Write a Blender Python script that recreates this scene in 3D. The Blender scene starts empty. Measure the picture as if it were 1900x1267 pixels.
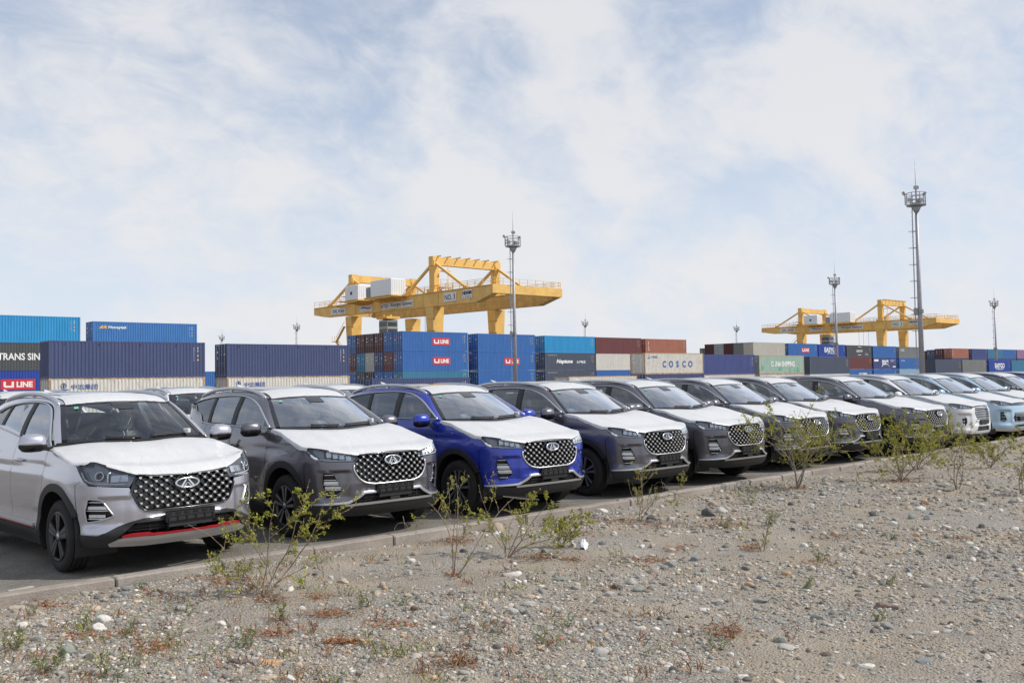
import bpy, math, random
import numpy as np
from mathutils import Vector, Matrix
from mathutils.geometry import delaunay_2d_cdt

SC = bpy.context.scene
COL = SC.collection
PI = math.pi

# ------------------------------------------------------------------ camera
CAM_H = 1.78
V1, V2, CXY = (2850., 670.), (-570., 730.), (950., 633.5)      # vanishing points of the kerb direction and of the cars' axis
_a = (V1[0]-CXY[0], -(V1[1]-CXY[1])); _b = (V2[0]-CXY[0], -(V2[1]-CXY[1]))
FPX = math.sqrt(-(_a[0]*_b[0]+_a[1]*_b[1]))
_X = Vector((_a[0], _a[1], -FPX)).normalized(); _Y = Vector((_b[0], _b[1], -FPX)).normalized(); _Z = _X.cross(_Y)
ROT = Matrix(((_X.x, _X.y, _X.z), (_Y.x, _Y.y, _Y.z), (_Z.x, _Z.y, _Z.z)))   # camera -> world
cam = bpy.data.cameras.new('camera'); camo = bpy.data.objects.new('camera', cam); COL.objects.link(camo)
camo.matrix_world = Matrix.Translation((0, 0, CAM_H)) @ ROT.to_4x4()
cam.sensor_fit = 'HORIZONTAL'; cam.sensor_width = 36; cam.lens = 36*FPX/1900
cam.clip_start = .1; cam.clip_end = 6000
SC.camera = camo

def ray(u, v):
    return ROT @ Vector(((u-CXY[0])/FPX, -(v-CXY[1])/FPX, -1))
def ground_at(u, v, z=0.):
    d = ray(u, v); t = (z-CAM_H)/d.z; return d.x*t, d.y*t
def x_at(u, Y, v=650):
    d = ray(u, v); return d.x*Y/d.y
def y_at(u, X, v=560):
    d = ray(u, v); return d.y*X/d.x

# ------------------------------------------------------------------ light
SUN_DIR = Vector((.68, -.73, .98)).normalized()
sun = bpy.data.lights.new('sun', 'SUN'); sun.energy = 3.6; sun.angle = math.radians(.6); sun.color = (1, .955, .89)
suno = bpy.data.objects.new('sun', sun); COL.objects.link(suno)
suno.rotation_euler = SUN_DIR.to_track_quat('Z', 'Y').to_euler()
SC.view_settings.view_transform = 'Standard'; SC.view_settings.look = 'None'
SC.view_settings.exposure = .10; SC.view_settings.gamma = 1; SC.view_settings.use_curve_mapping = False
SC.cycles.use_denoising = True
SC.cycles.max_bounces = 6; SC.cycles.transparent_max_bounces = 12; SC.cycles.caustics_reflective = False; SC.cycles.caustics_refractive = False

world = bpy.data.worlds.new('World'); SC.world = world; world.use_nodes = True
def build_sky():
    nt = world.node_tree; N = nt.nodes; L = nt.links; N.clear()
    def nd(t, **k):
        n = N.new(t)
        for a, b in k.items(): setattr(n, a, b)
        return n
    def mth(op, a, b=None, clamp=False):
        n = nd('ShaderNodeMath', operation=op, use_clamp=clamp)
        for i, q in enumerate((a, b)):
            if q is None: continue
            if isinstance(q, (int, float)): n.inputs[i].default_value = q
            else: L.new(q, n.inputs[i])
        return n.outputs[0]
    out = nd('ShaderNodeOutputWorld'); bg = nd('ShaderNodeBackground'); bg.inputs[1].default_value = .122
    sky = nd('ShaderNodeTexSky', sky_type='NISHITA'); sky.sun_disc = False
    sky.sun_elevation = math.asin(SUN_DIR.z); sky.sun_rotation = math.atan2(SUN_DIR.x, SUN_DIR.y)
    sky.altitude = 500; sky.air_density = 1.0; sky.dust_density = .7; sky.ozone_density = 1.0
    tc = nd('ShaderNodeTexCoord'); sep = nd('ShaderNodeSeparateXYZ'); L.new(tc.outputs['Generated'], sep.inputs[0])
    zc = mth('MAXIMUM', sep.outputs[2], .0)
    zz = mth('ADD', zc, .55)
    cx = mth('DIVIDE', sep.outputs[0], zz); cy = mth('DIVIDE', sep.outputs[1], zz)
    comb = nd('ShaderNodeCombineXYZ'); L.new(cx, comb.inputs[0]); L.new(cy, comb.inputs[1])
    def fbm(scale, det, rough, rot=0., sc=(1, 1, 1), off=(0, 0, 0), dist=0.):
        m = nd('ShaderNodeMapping'); m.inputs['Rotation'].default_value = (0, 0, rot); m.inputs['Scale'].default_value = sc; m.inputs['Location'].default_value = off
        L.new(comb.outputs[0], m.inputs[0])
        n = nd('ShaderNodeTexNoise'); n.inputs['Scale'].default_value = scale; n.inputs['Detail'].default_value = det; n.inputs['Roughness'].default_value = rough; n.inputs['Distortion'].default_value = dist
        L.new(m.outputs[0], n.inputs[0]); return n.outputs[0]
    big = fbm(1.5, 3, .5, off=(3.1, .7, 0))
    mid = fbm(5.2, 9, .56, rot=.5, sc=(1, 1.15, 1), off=(1.7, 4.2, 0), dist=.5)
    fine = fbm(17, 6, .6, rot=.9, sc=(.9, 1.2, 1), dist=.8)
    streak = fbm(2.6, 8, .6, rot=-.75, sc=(.5, 2.6, 1), off=(5.2, 1.3, 0), dist=.3)
    v = mth('ADD', mth('ADD', mth('MULTIPLY', big, .70), mth('MULTIPLY', mid, 1.0)), mth('ADD', mth('MULTIPLY', fine, .40), mth('MULTIPLY', streak, .24)))
    # where the cloud banks and the clear gaps lie
    for u_, v_, sg, am in ((130, 250, 9, .12), (330, 230, 9, .13), (530, 240, 7.5, .15), (400, 390, 15, .13), (800, 370, 9, .15), (1110, 215, 6, .15), (1010, 330, 8, .14), (1450, 190, 7, .17), (1640, 140, 8.5, .18), (1820, 120, 8, .12), (1570, 265, 6, .15), (1120, 15, 5, .12),
                             (250, 20, 14, -.14), (680, 70, 11, -.12), (690, 275, 4.5, -.14), (1500, 400, 9, -.10), (1850, 290, 7, -.14), (960, 110, 6, -.12), (1280, 100, 5, -.10), (1330, 330, 5, -.08)):
        dt = nd('ShaderNodeVectorMath', operation='DOT_PRODUCT'); nv_ = nd('ShaderNodeVectorMath', operation='NORMALIZE'); L.new(tc.outputs['Generated'], nv_.inputs[0]); L.new(nv_.outputs[0], dt.inputs[0]); dt.inputs[1].default_value = ray(u_, v_).normalized()
        q = nd('ShaderNodeMapRange'); q.interpolation_type = 'SMOOTHERSTEP'; L.new(dt.outputs['Value'], q.inputs[0]); q.inputs[1].default_value = math.cos(math.radians(sg)); q.inputs[2].default_value = 1; q.inputs[3].default_value = 0; q.inputs[4].default_value = am*.62
        v = mth('ADD', v, q.outputs[0])
    r = nd('ShaderNodeMapRange'); r.interpolation_type = 'SMOOTHSTEP'; L.new(v, r.inputs[0])
    r.inputs[1].default_value = .92; r.inputs[2].default_value = 1.42; r.inputs[3].default_value = .0; r.inputs[4].default_value = .92
    cl = r.outputs[0]
    # thicker veil of high haze towards the horizon
    hz = nd('ShaderNodeMapRange'); hz.interpolation_type = 'SMOOTHSTEP'; L.new(sep.outputs[2], hz.inputs[0])
    hz.inputs[1].default_value = -.02; hz.inputs[2].default_value = .40; hz.inputs[3].default_value = .97; hz.inputs[4].default_value = .36
    inv = mth('SUBTRACT', 1., mth('MULTIPLY', mth('SUBTRACT', 1., hz.outputs[0]), mth('SUBTRACT', 1., mth('MULTIPLY', cl, .92))))
    ccol = nd('ShaderNodeMixRGB'); L.new(cl, ccol.inputs[0]); ccol.inputs[1].default_value = (5.5, 6.0, 6.85, 1); ccol.inputs[2].default_value = (6.35, 6.33, 6.42, 1)
    mx = nd('ShaderNodeMixRGB'); L.new(inv, mx.inputs[0]); L.new(sky.outputs[0], mx.inputs[1]); L.new(ccol.outputs[0], mx.inputs[2])
    L.new(mx.outputs[0], bg.inputs[0]); L.new(bg.outputs[0], out.inputs[0])
build_sky()

# ------------------------------------------------------------------ helpers
def tag(o, label=None, cat=None, group=None, kind=None):
    if label: o['label'] = label
    if cat: o['category'] = cat
    if group: o['group'] = group
    if kind: o['kind'] = kind
    return o
def empty(name, loc=(0, 0, 0), rz=0., parent=None):
    o = bpy.data.objects.new(name, None); o.empty_display_size = .2; COL.objects.link(o)
    o.location = loc; o.rotation_euler = (0, 0, rz); o.parent = parent; return o
def link(name, me, parent=None, mat=None, loc=None, rot=None):
    o = bpy.data.objects.new(name, me); COL.objects.link(o); o.parent = parent
    if mat is not None:
        if not me.materials: me.materials.append(mat)
        elif me.materials[0] is not mat:
            o.material_slots[0].link = 'OBJECT'; o.material_slots[0].material = mat
    if loc is not None: o.location = loc
    if rot is not None: o.rotation_euler = rot
    return o
def setmat(o, mat):
    o.material_slots[0].link = 'OBJECT'; o.material_slots[0].material = mat
KIDS = {}
def copy_tree(o, parent=None, remap=None, skip=()):
    c = o.copy(); COL.objects.link(c); c.parent = parent
    if remap and o.type == 'MESH' and o.material_slots:
        m = o.material_slots[0].material
        if m and m.name in remap: setmat(c, remap[m.name])
    for ch in o.children:
        if ch.name.split('.')[0] in skip: continue
        copy_tree(ch, c, remap, skip)
    return c

class MB:
    """collects simple shapes into one mesh"""
    def __init__(s): s.v = []; s.f = []; s.sm = []
    def add(s, V, F, smooth=False):
        n = len(s.v); s.v += [tuple(map(float, p)) for p in V]; s.f += [tuple(i+n for i in q) for q in F]; s.sm += [smooth]*len(F); return s
    def box(s, c, d, rz=0., M=None, taper=1.):
        x, y, z = d[0]/2, d[1]/2, d[2]/2; t = taper
        V = [Vector(p) for p in ((-x, -y, -z), (x, -y, -z), (x, y, -z), (-x, y, -z), (-x*t, -y*t, z), (x*t, -y*t, z), (x*t, y*t, z), (-x*t, y*t, z))]
        R = M if M is not None else Matrix.Rotation(rz, 3, 'Z')
        return s.add([R @ p+Vector(c) for p in V], [(3, 2, 1, 0), (4, 5, 6, 7), (0, 1, 5, 4), (1, 2, 6, 5), (2, 3, 7, 6), (3, 0, 4, 7)])
    def bbox(s, c, d, b=.01, M=None):
        """box with bevelled vertical and top edges"""
        x, y, z = d[0]/2, d[1]/2, d[2]/2; V = []; F = []
        def ring(ex, ey, zz):
            bb = min(b, ex*.9, ey*.9)
            return [(-ex+bb, -ey, zz), (ex-bb, -ey, zz), (ex, -ey+bb, zz), (ex, ey-bb, zz), (ex-bb, ey, zz), (-ex+bb, ey, zz), (-ex, ey-bb, zz), (-ex, -ey+bb, zz)]
        R = [ring(x-b, y-b, -z), ring(x, y, -z+b), ring(x, y, z-b), ring(x-b, y-b, z)]
        for r in R: V += r
        for k in range(3):
            for i in range(8):
                j = (i+1) % 8; F.append((k*8+i, k*8+j, k*8+8+j, k*8+8+i))
        F.append(tuple(range(7, -1, -1))); F.append(tuple(range(24, 32)))
        if M is None: M = Matrix.Identity(3)
        return s.add([M @ Vector(p)+Vector(c) for p in V], F)
    def beam(s, a, b, w, h=None, up=(0, 0, 1), w2=None, h2=None):
        a = Vector(a); b = Vector(b); h = h or w; d = (b-a).normalized(); u = Vector(up)
        if abs(d.dot(u)) > .98: u = Vector((1, 0, 0))
        r = d.cross(u).normalized(); u = r.cross(d); w2 = w2 or w; h2 = h2 or h
        V = []
        for p, ww, hh in ((a, w, h), (b, w2, h2)):
            for i, j in ((-1, -1), (1, -1), (1, 1), (-1, 1)): V.append(p+r*(i*ww/2)+u*(j*hh/2))
        return s.add(V, [(3, 2, 1, 0), (4, 5, 6, 7), (0, 1, 5, 4), (1, 2, 6, 5), (2, 3, 7, 6), (3, 0, 4, 7)])
    def tube(s, pts, r, n=8, cap=True, smooth=True, flat=1., up=(0, 0, 1)):
        P = [Vector(p) for p in pts]; R = r if hasattr(r, '__len__') else [r]*len(P); V = []; F = []; u0 = None
        for i, p in enumerate(P):
            d = (P[min(i+1, len(P)-1)]-P[max(i-1, 0)]).normalized()
            if u0 is None:
                u0 = Vector(up)
                if abs(d.dot(u0)) > .95: u0 = Vector((1, 0, 0))
            a = d.cross(u0).normalized(); u = a.cross(d).normalized(); u0 = u
            for k in range(n):
                t = 2*PI*k/n; V.append(p+a*(math.cos(t)*R[i])+u*(math.sin(t)*R[i]*flat))
        for i in range(len(P)-1):
            for k in range(n):
                j = (k+1) % n; F.append((i*n+k, i*n+j, i*n+n+j, i*n+n+k))
        if cap: F.append(tuple(range(n-1, -1, -1))); F.append(tuple(range((len(P)-1)*n, len(P)*n)))
        return s.add(V, F, smooth)
    def lathe(s, prof, n=32, axis='Y', c=(0, 0, 0), smooth=True, closed=False):
        """prof: (radius, along axis)"""
        V = []; F = []; m = len(prof)
        for i in range(n):
            t = 2*PI*i/n; ca, sa = math.cos(t), math.sin(t)
            for r, h in prof:
                V.append((c[0]+r*ca, c[1]+h, c[2]+r*sa) if axis == 'Y' else (c[0]+r*ca, c[1]+r*sa, c[2]+h))
        for i in range(n):
            j = (i+1) % n
            for k in range(m if closed else m-1):
                k2 = (k+1) % m; q = (i*m+k, i*m+k2, j*m+k2, j*m+k); F.append(q if axis == 'Y' else q[::-1])
        return s.add(V, F, smooth)
    def grid(s, P, smooth=True, flip=False):
        """P[i][j] points"""
        n, m = len(P), len(P[0]); V = [p for row in P for p in row]; F = []
        for i in range(n-1):
            for j in range(m-1):
                q = (i*m+j, i*m+j+1, (i+1)*m+j+1, (i+1)*m+j); F.append(q[::-1] if flip else q)
        return s.add(V, F, smooth)
    def mesh(s, name):
        me = bpy.data.meshes.new(name); me.from_pydata(s.v, [], s.f)
        me.polygons.foreach_set('use_smooth', s.sm); me.update(); return me
    def build(s, name, mat, parent=None, loc=None, rot=None):
        return link(name, s.mesh(name), parent, mat, loc, rot)

def mat(name, col, rough=.6, metal=0., var=0., vscale=6., bump=0., bscale=60., coat=0., spec=.5, col2=None, obj=False, hue=0., emit=None):
    """principled paint/metal/cloth with mottled colour and fine relief"""
    m = bpy.data.materials.new(name); m.use_nodes = True; nt = m.node_tree; N = nt.nodes; L = nt.links
    p = N['Principled BSDF']; p.inputs['Roughness'].default_value = rough; p.inputs['Metallic'].default_value = metal
    p.inputs['Base Color'].default_value = (*col, 1); p.inputs['Coat Weight'].default_value = coat; p.inputs['Coat Roughness'].default_value = .04
    p.inputs['Specular IOR Level'].default_value = spec
    if var or bump:
        tc = N.new('ShaderNodeTexCoord'); co = tc.outputs['Object']
    if var:
        n = N.new('ShaderNodeTexNoise'); n.inputs['Scale'].default_value = vscale; n.inputs['Detail'].default_value = 7; n.inputs['Roughness'].default_value = .65
        L.new(co, n.inputs[0]); r = N.new('ShaderNodeValToRGB')
        r.color_ramp.elements[0].position = .32; r.color_ramp.elements[1].position = .68
        c2 = col2 or tuple(min(1, c*(1+var)) for c in col); c1 = tuple(c*(1-var) for c in col)
        r.color_ramp.elements[0].color = (*c1, 1); r.color_ramp.elements[1].color = (*c2, 1)
        L.new(n.outputs[0], r.inputs[0]); L.new(r.outputs[0], p.inputs['Base Color'])
    if bump:
        n = N.new('ShaderNodeTexNoise'); n.inputs['Scale'].default_value = bscale; n.inputs['Detail'].default_value = 4
        L.new(co, n.inputs[0]); b = N.new('ShaderNodeBump'); b.inputs['Strength'].default_value = bump; b.inputs['Distance'].default_value = .02
        L.new(n.outputs[0], b.inputs['Height']); L.new(b.outputs[0], p.inputs['Normal'])
    return m

def text_mesh(body, size=1., bold=.0, w=None, h=None, depth=.004, shear=0.):
    """flat lettering centred on the origin, reading along +X, up +Z, facing -Y"""
    cu = bpy.data.curves.new('lettering', 'FONT'); cu.body = body; cu.size = 1; cu.offset = bold; cu.extrude = 0; cu.resolution_u = 3; cu.shear = shear
    o = bpy.data.objects.new('lettering', cu); COL.objects.link(o)
    dg = bpy.context.evaluated_depsgraph_get(); me = bpy.data.meshes.new_from_object(o.evaluated_get(dg))
    bpy.data.objects.remove(o); bpy.data.curves.remove(cu)
    n = len(me.vertices); co = np.zeros(n*3); me.vertices.foreach_get('co', co); co = co.reshape(-1, 3)
    if n == 0: return me
    lo, hi = co.min(0), co.max(0); c = (lo+hi)/2; d = hi-lo
    sx = sz = size
    if w: sx = w/d[0]; sz = (h/d[1]) if h else sx
    elif h: sx = sz = h/d[1]
    new = np.zeros_like(co); new[:, 0] = (co[:, 0]-c[0])*sx; new[:, 2] = (co[:, 1]-c[1])*sz
    me.vertices.foreach_set('co', new.ravel()); me.update(); me.materials.clear(); return me
# ------------------------------------------------------------------ terrain and roads
rng = np.random.default_rng(7)
def vnoise(x, y, f, seed=0):
    """smooth value noise, numpy arrays"""
    r = np.random.default_rng(seed).random((64, 64)); X = x*f; Y = y*f
    i = np.floor(X).astype(int); j = np.floor(Y).astype(int); a = X-i; b = Y-j; a = a*a*(3-2*a); b = b*b*(3-2*b)
    g = lambda p, q: r[p % 64, q % 64]
    return (g(i, j)*(1-a)+g(i+1, j)*a)*(1-b)+(g(i, j+1)*(1-a)+g(i+1, j+1)*a)*b
KERB_Y = lambda X: 8.56+.018*np.maximum(0, X-10)
def gravel_z(x, y):
    x = np.asarray(x, float); y = np.asarray(y, float)
    z = -.035+.07*np.clip((x-6)/14, 0, 1)+.05*np.clip((x-12)/20, 0, 1)*np.clip((8.6-y)/4, 0, 1)
    z = z+(vnoise(x, y, .45, 1)-.5)*.07+(vnoise(x, y, 1.3, 2)-.5)*.035+(vnoise(x, y, 4, 3)-.5)*.016+(vnoise(x, y, 11, 4)-.5)*.007
    return z-.03*np.clip((3-y)/10, 0, 2)

def gravel_material():
    m = bpy.data.materials.new('gravel_soil'); m.use_nodes = True; nt = m.node_tree; N = nt.nodes; L = nt.links; p = N['Principled BSDF']
    p.inputs['Roughness'].default_value = .95; p.inputs['Specular IOR Level'].default_value = .2
    tc = N.new('ShaderNodeTexCoord'); co = tc.outputs['Object']
    def noise(s, d=6, r=.6):
        n = N.new('ShaderNodeTexNoise'); n.inputs['Scale'].default_value = s; n.inputs['Detail'].default_value = d; n.inputs['Roughness'].default_value = r; L.new(co, n.inputs[0]); return n.outputs[0]
    def ramp(f, pts):
        r = N.new('ShaderNodeValToRGB'); e = r.color_ramp.elements
        while len(e) < len(pts): e.new(.5)
        for q, (a, c) in zip(e, pts): q.position = a; q.color = (*c, 1)
        L.new(f, r.inputs[0]); return r.outputs[0]
    def vor(s):
        n = N.new('ShaderNodeTexVoronoi'); n.inputs['Scale'].default_value = s; L.new(co, n.inputs[0]); return n
    def mix(f, a, b, mode='MIX'):
        n = N.new('ShaderNodeMixRGB'); n.blend_type = mode
        if isinstance(f, float): n.inputs[0].default_value = f
        else: L.new(f, n.inputs[0])
        L.new(a, n.inputs[1]); L.new(b, n.inputs[2]); return n.outputs[0]
    sand = ramp(noise(1.6, 8), [(.30, (.238, .20, .153)), (.5, (.310, .262, .202)), (.72, (.382, .325, .252))])
    v1, v2 = vor(55), vor(120)
    gcol = ramp(v1.outputs['Color'], [(.15, (.10, .10, .105)), (.4, (.22, .215, .205)), (.62, (.33, .315, .29)), (.85, (.5, .48, .45))])
    gcol2 = ramp(v2.outputs['Color'], [(.15, (.09, .09, .095)), (.5, (.25, .235, .21)), (.85, (.46, .44, .41))])
    grit = mix(.5, gcol, gcol2)
    msk = ramp(noise(.75, 6, .7), [(.40, (0, 0, 0)), (.60, (1, 1, 1))])
    c = mix(msk, sand, grit)
    L.new(mix(ramp(noise(30, 5), [(.3, (.1, .1, .1)), (.7, (.6, .6, .6))]), c, sand), p.inputs['Base Color'])
    b1 = N.new('ShaderNodeBump'); b1.inputs['Strength'].default_value = 1.0; b1.inputs['Distance'].default_value = .012; L.new(v1.outputs['Distance'], b1.inputs['Height']); b1.invert = True
    b2 = N.new('ShaderNodeBump'); b2.inputs['Strength'].default_value = .5; b2.inputs['Distance'].default_value = .01; L.new(noise(90, 6), b2.inputs['Height']); L.new(b1.outputs[0], b2.inputs['Normal'])
    L.new(b2.outputs[0], p.inputs['Normal']); return m
M_GRAVEL = gravel_material()
def build_ground():
    # the earth under everything, out to the horizon
    mb = MB(); mb.add([(-3000, -3000, -1.2), (4000, -3000, -1.2), (4000, 4000, -1.2), (-3000, 4000, -1.2)], [(0, 1, 2, 3)])
    tag(mb.build('ground', M_GRAVEL), kind='structure')
    # the gravel strip, fine relief near the camera, coarse beyond
    xs = np.concatenate([np.linspace(-400, -8, 14)[:-1], np.arange(-8, 4, .25), np.arange(4, 14, .07), np.arange(14, 30, .12), np.arange(30, 60, .5), np.linspace(60, 700, 24)])
    xs = np.concatenate([np.linspace(-400, -6, 14)[:-1], np.arange(-6, 1, .25), np.arange(1, 13, .06), np.arange(13, 28, .11), np.arange(28, 60, .5), np.linspace(60, 700, 24)])
    t = np.concatenate([np.linspace(-300, -1, 12)[:-1], np.arange(-1, 2.0, .15), np.arange(2.0, 8.4, .06), np.linspace(8.4, 8.55, 4)])
    X, T = np.meshgrid(xs, t, indexing='ij'); Yk = T+(KERB_Y(X)-8.56)*np.clip((T-4)/4, 0, 1); Z = gravel_z(X, T)
    n, k = X.shape; V = np.stack([X, Yk, Z], -1).reshape(-1, 3)
    idx = np.arange(n*k).reshape(n, k); F = np.stack([idx[:-1, :-1], idx[1:, :-1], idx[1:, 1:], idx[:-1, 1:]], -1).reshape(-1, 4)
    me = bpy.data.meshes.new('gravel'); me.from_pydata(V.tolist(), [], F.tolist()); me.polygons.foreach_set('use_smooth', [True]*len(F)); me.update()
    tag(link('gravel_ground', me, None, M_GRAVEL), kind='structure')
    # asphalt lot, falling a little to the container yard
    ys = [8.60, 20, 45, 60, 95, 100, 1500]; zs = [0, 0, 0, -.5, -.5, .33, .33]; xs = [-400, -60]+list(range(-20, 80, 4))+[100, 140, 200, 300, 500, 1200]
    mb = MB(); P = []
    for x in xs:
        row = []
        for y, z in zip(ys, zs):
            yy = max(y, float(KERB_Y(np.float64(min(x, 60))))+.04) if y < 9 else y
            row.append((x, yy, z-(.0042*(x-33) if y > 50 else 0)))
        P.append(row)
    mb.grid(P, smooth=False)
    m = mat('asphalt', (.19, .178, .162), .9, var=.28, vscale=1.2, bump=.6, bscale=160, spec=.25)
    nt = m.node_tree; N = nt.nodes; L = nt.links; p = N['Principled BSDF']; src = p.inputs['Base Color'].links[0].from_socket
    v = N.new('ShaderNodeTexVoronoi'); v.inputs['Scale'].default_value = 130; L.new(N['Texture Coordinate'].outputs['Object'], v.inputs[0])
    r = N.new('ShaderNodeValToRGB'); r.color_ramp.elements[0].color = (.55, .55, .55, 1); r.color_ramp.elements[1].color = (1.6, 1.57, 1.5, 1); L.new(v.outputs['Color'], r.inputs[0])
    x = N.new('ShaderNodeMixRGB'); x.blend_type = 'MULTIPLY'; x.inputs[0].default_value = 1; L.new(src, x.inputs[1]); L.new(r.outputs[0], x.inputs[2]); L.new(x.outputs[0], p.inputs['Base Color'])
    tag(mb.build('asphalt_lot', m), kind='structure')
    # kerb of one-metre concrete stones
    kerb = tag(empty('kerb', (0, 8.6, 0)), kind='structure')
    km = mat('kerb_concrete', (.30, .262, .23), .9, var=.22, vscale=5, bump=.5, bscale=70, spec=.2)
    km2 = mat('kerb_concrete_pale', (.335, .30, .265), .9, var=.25, vscale=4, bump=.5, bscale=70, spec=.2)
    mb = MB(); mb.bbox((0, 0, 0), (.988, .15, .30), .014); base = mb.mesh('kerb_stone'); r = random.Random(4)
    for i in range(-8, 56):
        x = i+.35; y0 = float(KERB_Y(np.float64(x)))
        a = math.atan2(float(KERB_Y(np.float64(x+.5)))-float(KERB_Y(np.float64(x-.5))), 1)
        o = link('kerb_stone', base, kerb, km if r.random() < .6 else km2, (x+r.uniform(-.004, .004), y0+.075-8.6+r.uniform(-.006, .006), -.085+r.uniform(-.006, .004)), (r.uniform(-.012, .012), r.uniform(-.006, .006), a+r.uniform(-.006, .006)))
build_ground()

# ------------------------------------------------------------------ shipping containers
def paint_mat(name, col, rust=0., fade=.12):
    m = bpy.data.materials.new(name); m.use_nodes = True; nt = m.node_tree; N = nt.nodes; L = nt.links; p = N['Principled BSDF']
    p.inputs['Roughness'].default_value = .55; p.inputs['Specular IOR Level'].default_value = .35
    tc = N.new('ShaderNodeTexCoord'); oi = N.new('ShaderNodeObjectInfo')
    ad = N.new('ShaderNodeVectorMath'); L.new(tc.outputs['Object'], ad.inputs[0]); L.new(oi.outputs['Location'], ad.inputs[1])
    mp = N.new('ShaderNodeMapping'); mp.inputs['Scale'].default_value = (1.5, 1.5, .35); L.new(ad.outputs[0], mp.inputs[0])
    n = N.new('ShaderNodeTexNoise'); n.inputs['Scale'].default_value = 1.3; n.inputs['Detail'].default_value = 8; n.inputs['Roughness'].default_value = .7; L.new(mp.outputs[0], n.inputs[0])
    r = N.new('ShaderNodeValToRGB'); r.color_ramp.elements[0].position = .3; r.color_ramp.elements[1].position = .7
    g = sum(col)/3
    r.color_ramp.elements[0].color = (*[c*(1-fade) for c in col], 1); r.color_ramp.elements[1].color = (*[c*(1+fade*.5)+.03*fade*4*(g+.1) for c in col], 1)
    L.new(n.outputs[0], r.inputs[0]); last = r.outputs[0]
    if rust:
        m2 = N.new('ShaderNodeMapping'); m2.inputs['Scale'].default_value = (4, 4, .8); L.new(ad.outputs[0], m2.inputs[0])
        n2 = N.new('ShaderNodeTexNoise'); n2.inputs['Scale'].default_value = 2.2; n2.inputs['Detail'].default_value = 9; n2.inputs['Roughness'].default_value = .75; L.new(m2.outputs[0], n2.inputs[0])
        r2 = N.new('ShaderNodeValToRGB'); r2.color_ramp.elements[0].position = .66-.16*rust; r2.color_ramp.elements[1].position = .80-.1*rust; L.new(n2.outputs[0], r2.inputs[0])
        x = N.new('ShaderNodeMixRGB'); L.new(r2.outputs[0], x.inputs[0]); L.new(last, x.inputs[1]); x.inputs[2].default_value = (.27, .13, .06, 1); last = x.outputs[0]
    L.new(last, p.inputs['Base Color']); return m
CC = dict(navy=(.062, .080, .172), blue=(.042, .142, .40), royal=(.026, .065, .33), cyan=(.028, .27, .55), teal=(.05, .19, .32), maroon=(.155, .052, .055), darkmaroon=(.085, .03, .032), brown=(.36, .14, .095),
          cream=(.62, .60, .55), mint=(.33, .46, .385), azure=(.05, .175, .44), slate=(.078, .092, .135), charcoal=(.080, .085, .092), beige=(.47, .45, .40), grey=(.19, .20, .195), green=(.05, .13, .085), mauve=(.30, .18, .30), darknavy=(.03, .038, .085), paleblue=(.28, .42, .52), steel=(.32, .35, .37), white=(.7, .7, .68), red=(.27, .05, .05), indigo=(.058, .078, .22))
CM = {k: paint_mat('container_'+k, v, .8 if k in ('cream',) else (.5 if k == 'mint' else .18)) for k, v in CC.items()}
M_WHITE = mat('lettering_white', (.78, .78, .76), .6); M_RED = mat('sign_red', (.55, .035, .05), .5); M_INK = mat('lettering_blue', (.05, .10, .30), .6); M_YEL = mat('lettering_yellow', (.72, .42, .06), .6)
M_RUSTFRAME = mat('rusty_frame', (.40, .27, .17), .8, var=.45, vscale=3); M_STEEL = mat('bar_steel', (.55, .56, .57), .45, .3); M_BLACK = mat('black_print', (.02, .02, .022), .6); M_CYANT = mat('lettering_cyan', (.15, .55, .75), .6)

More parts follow.
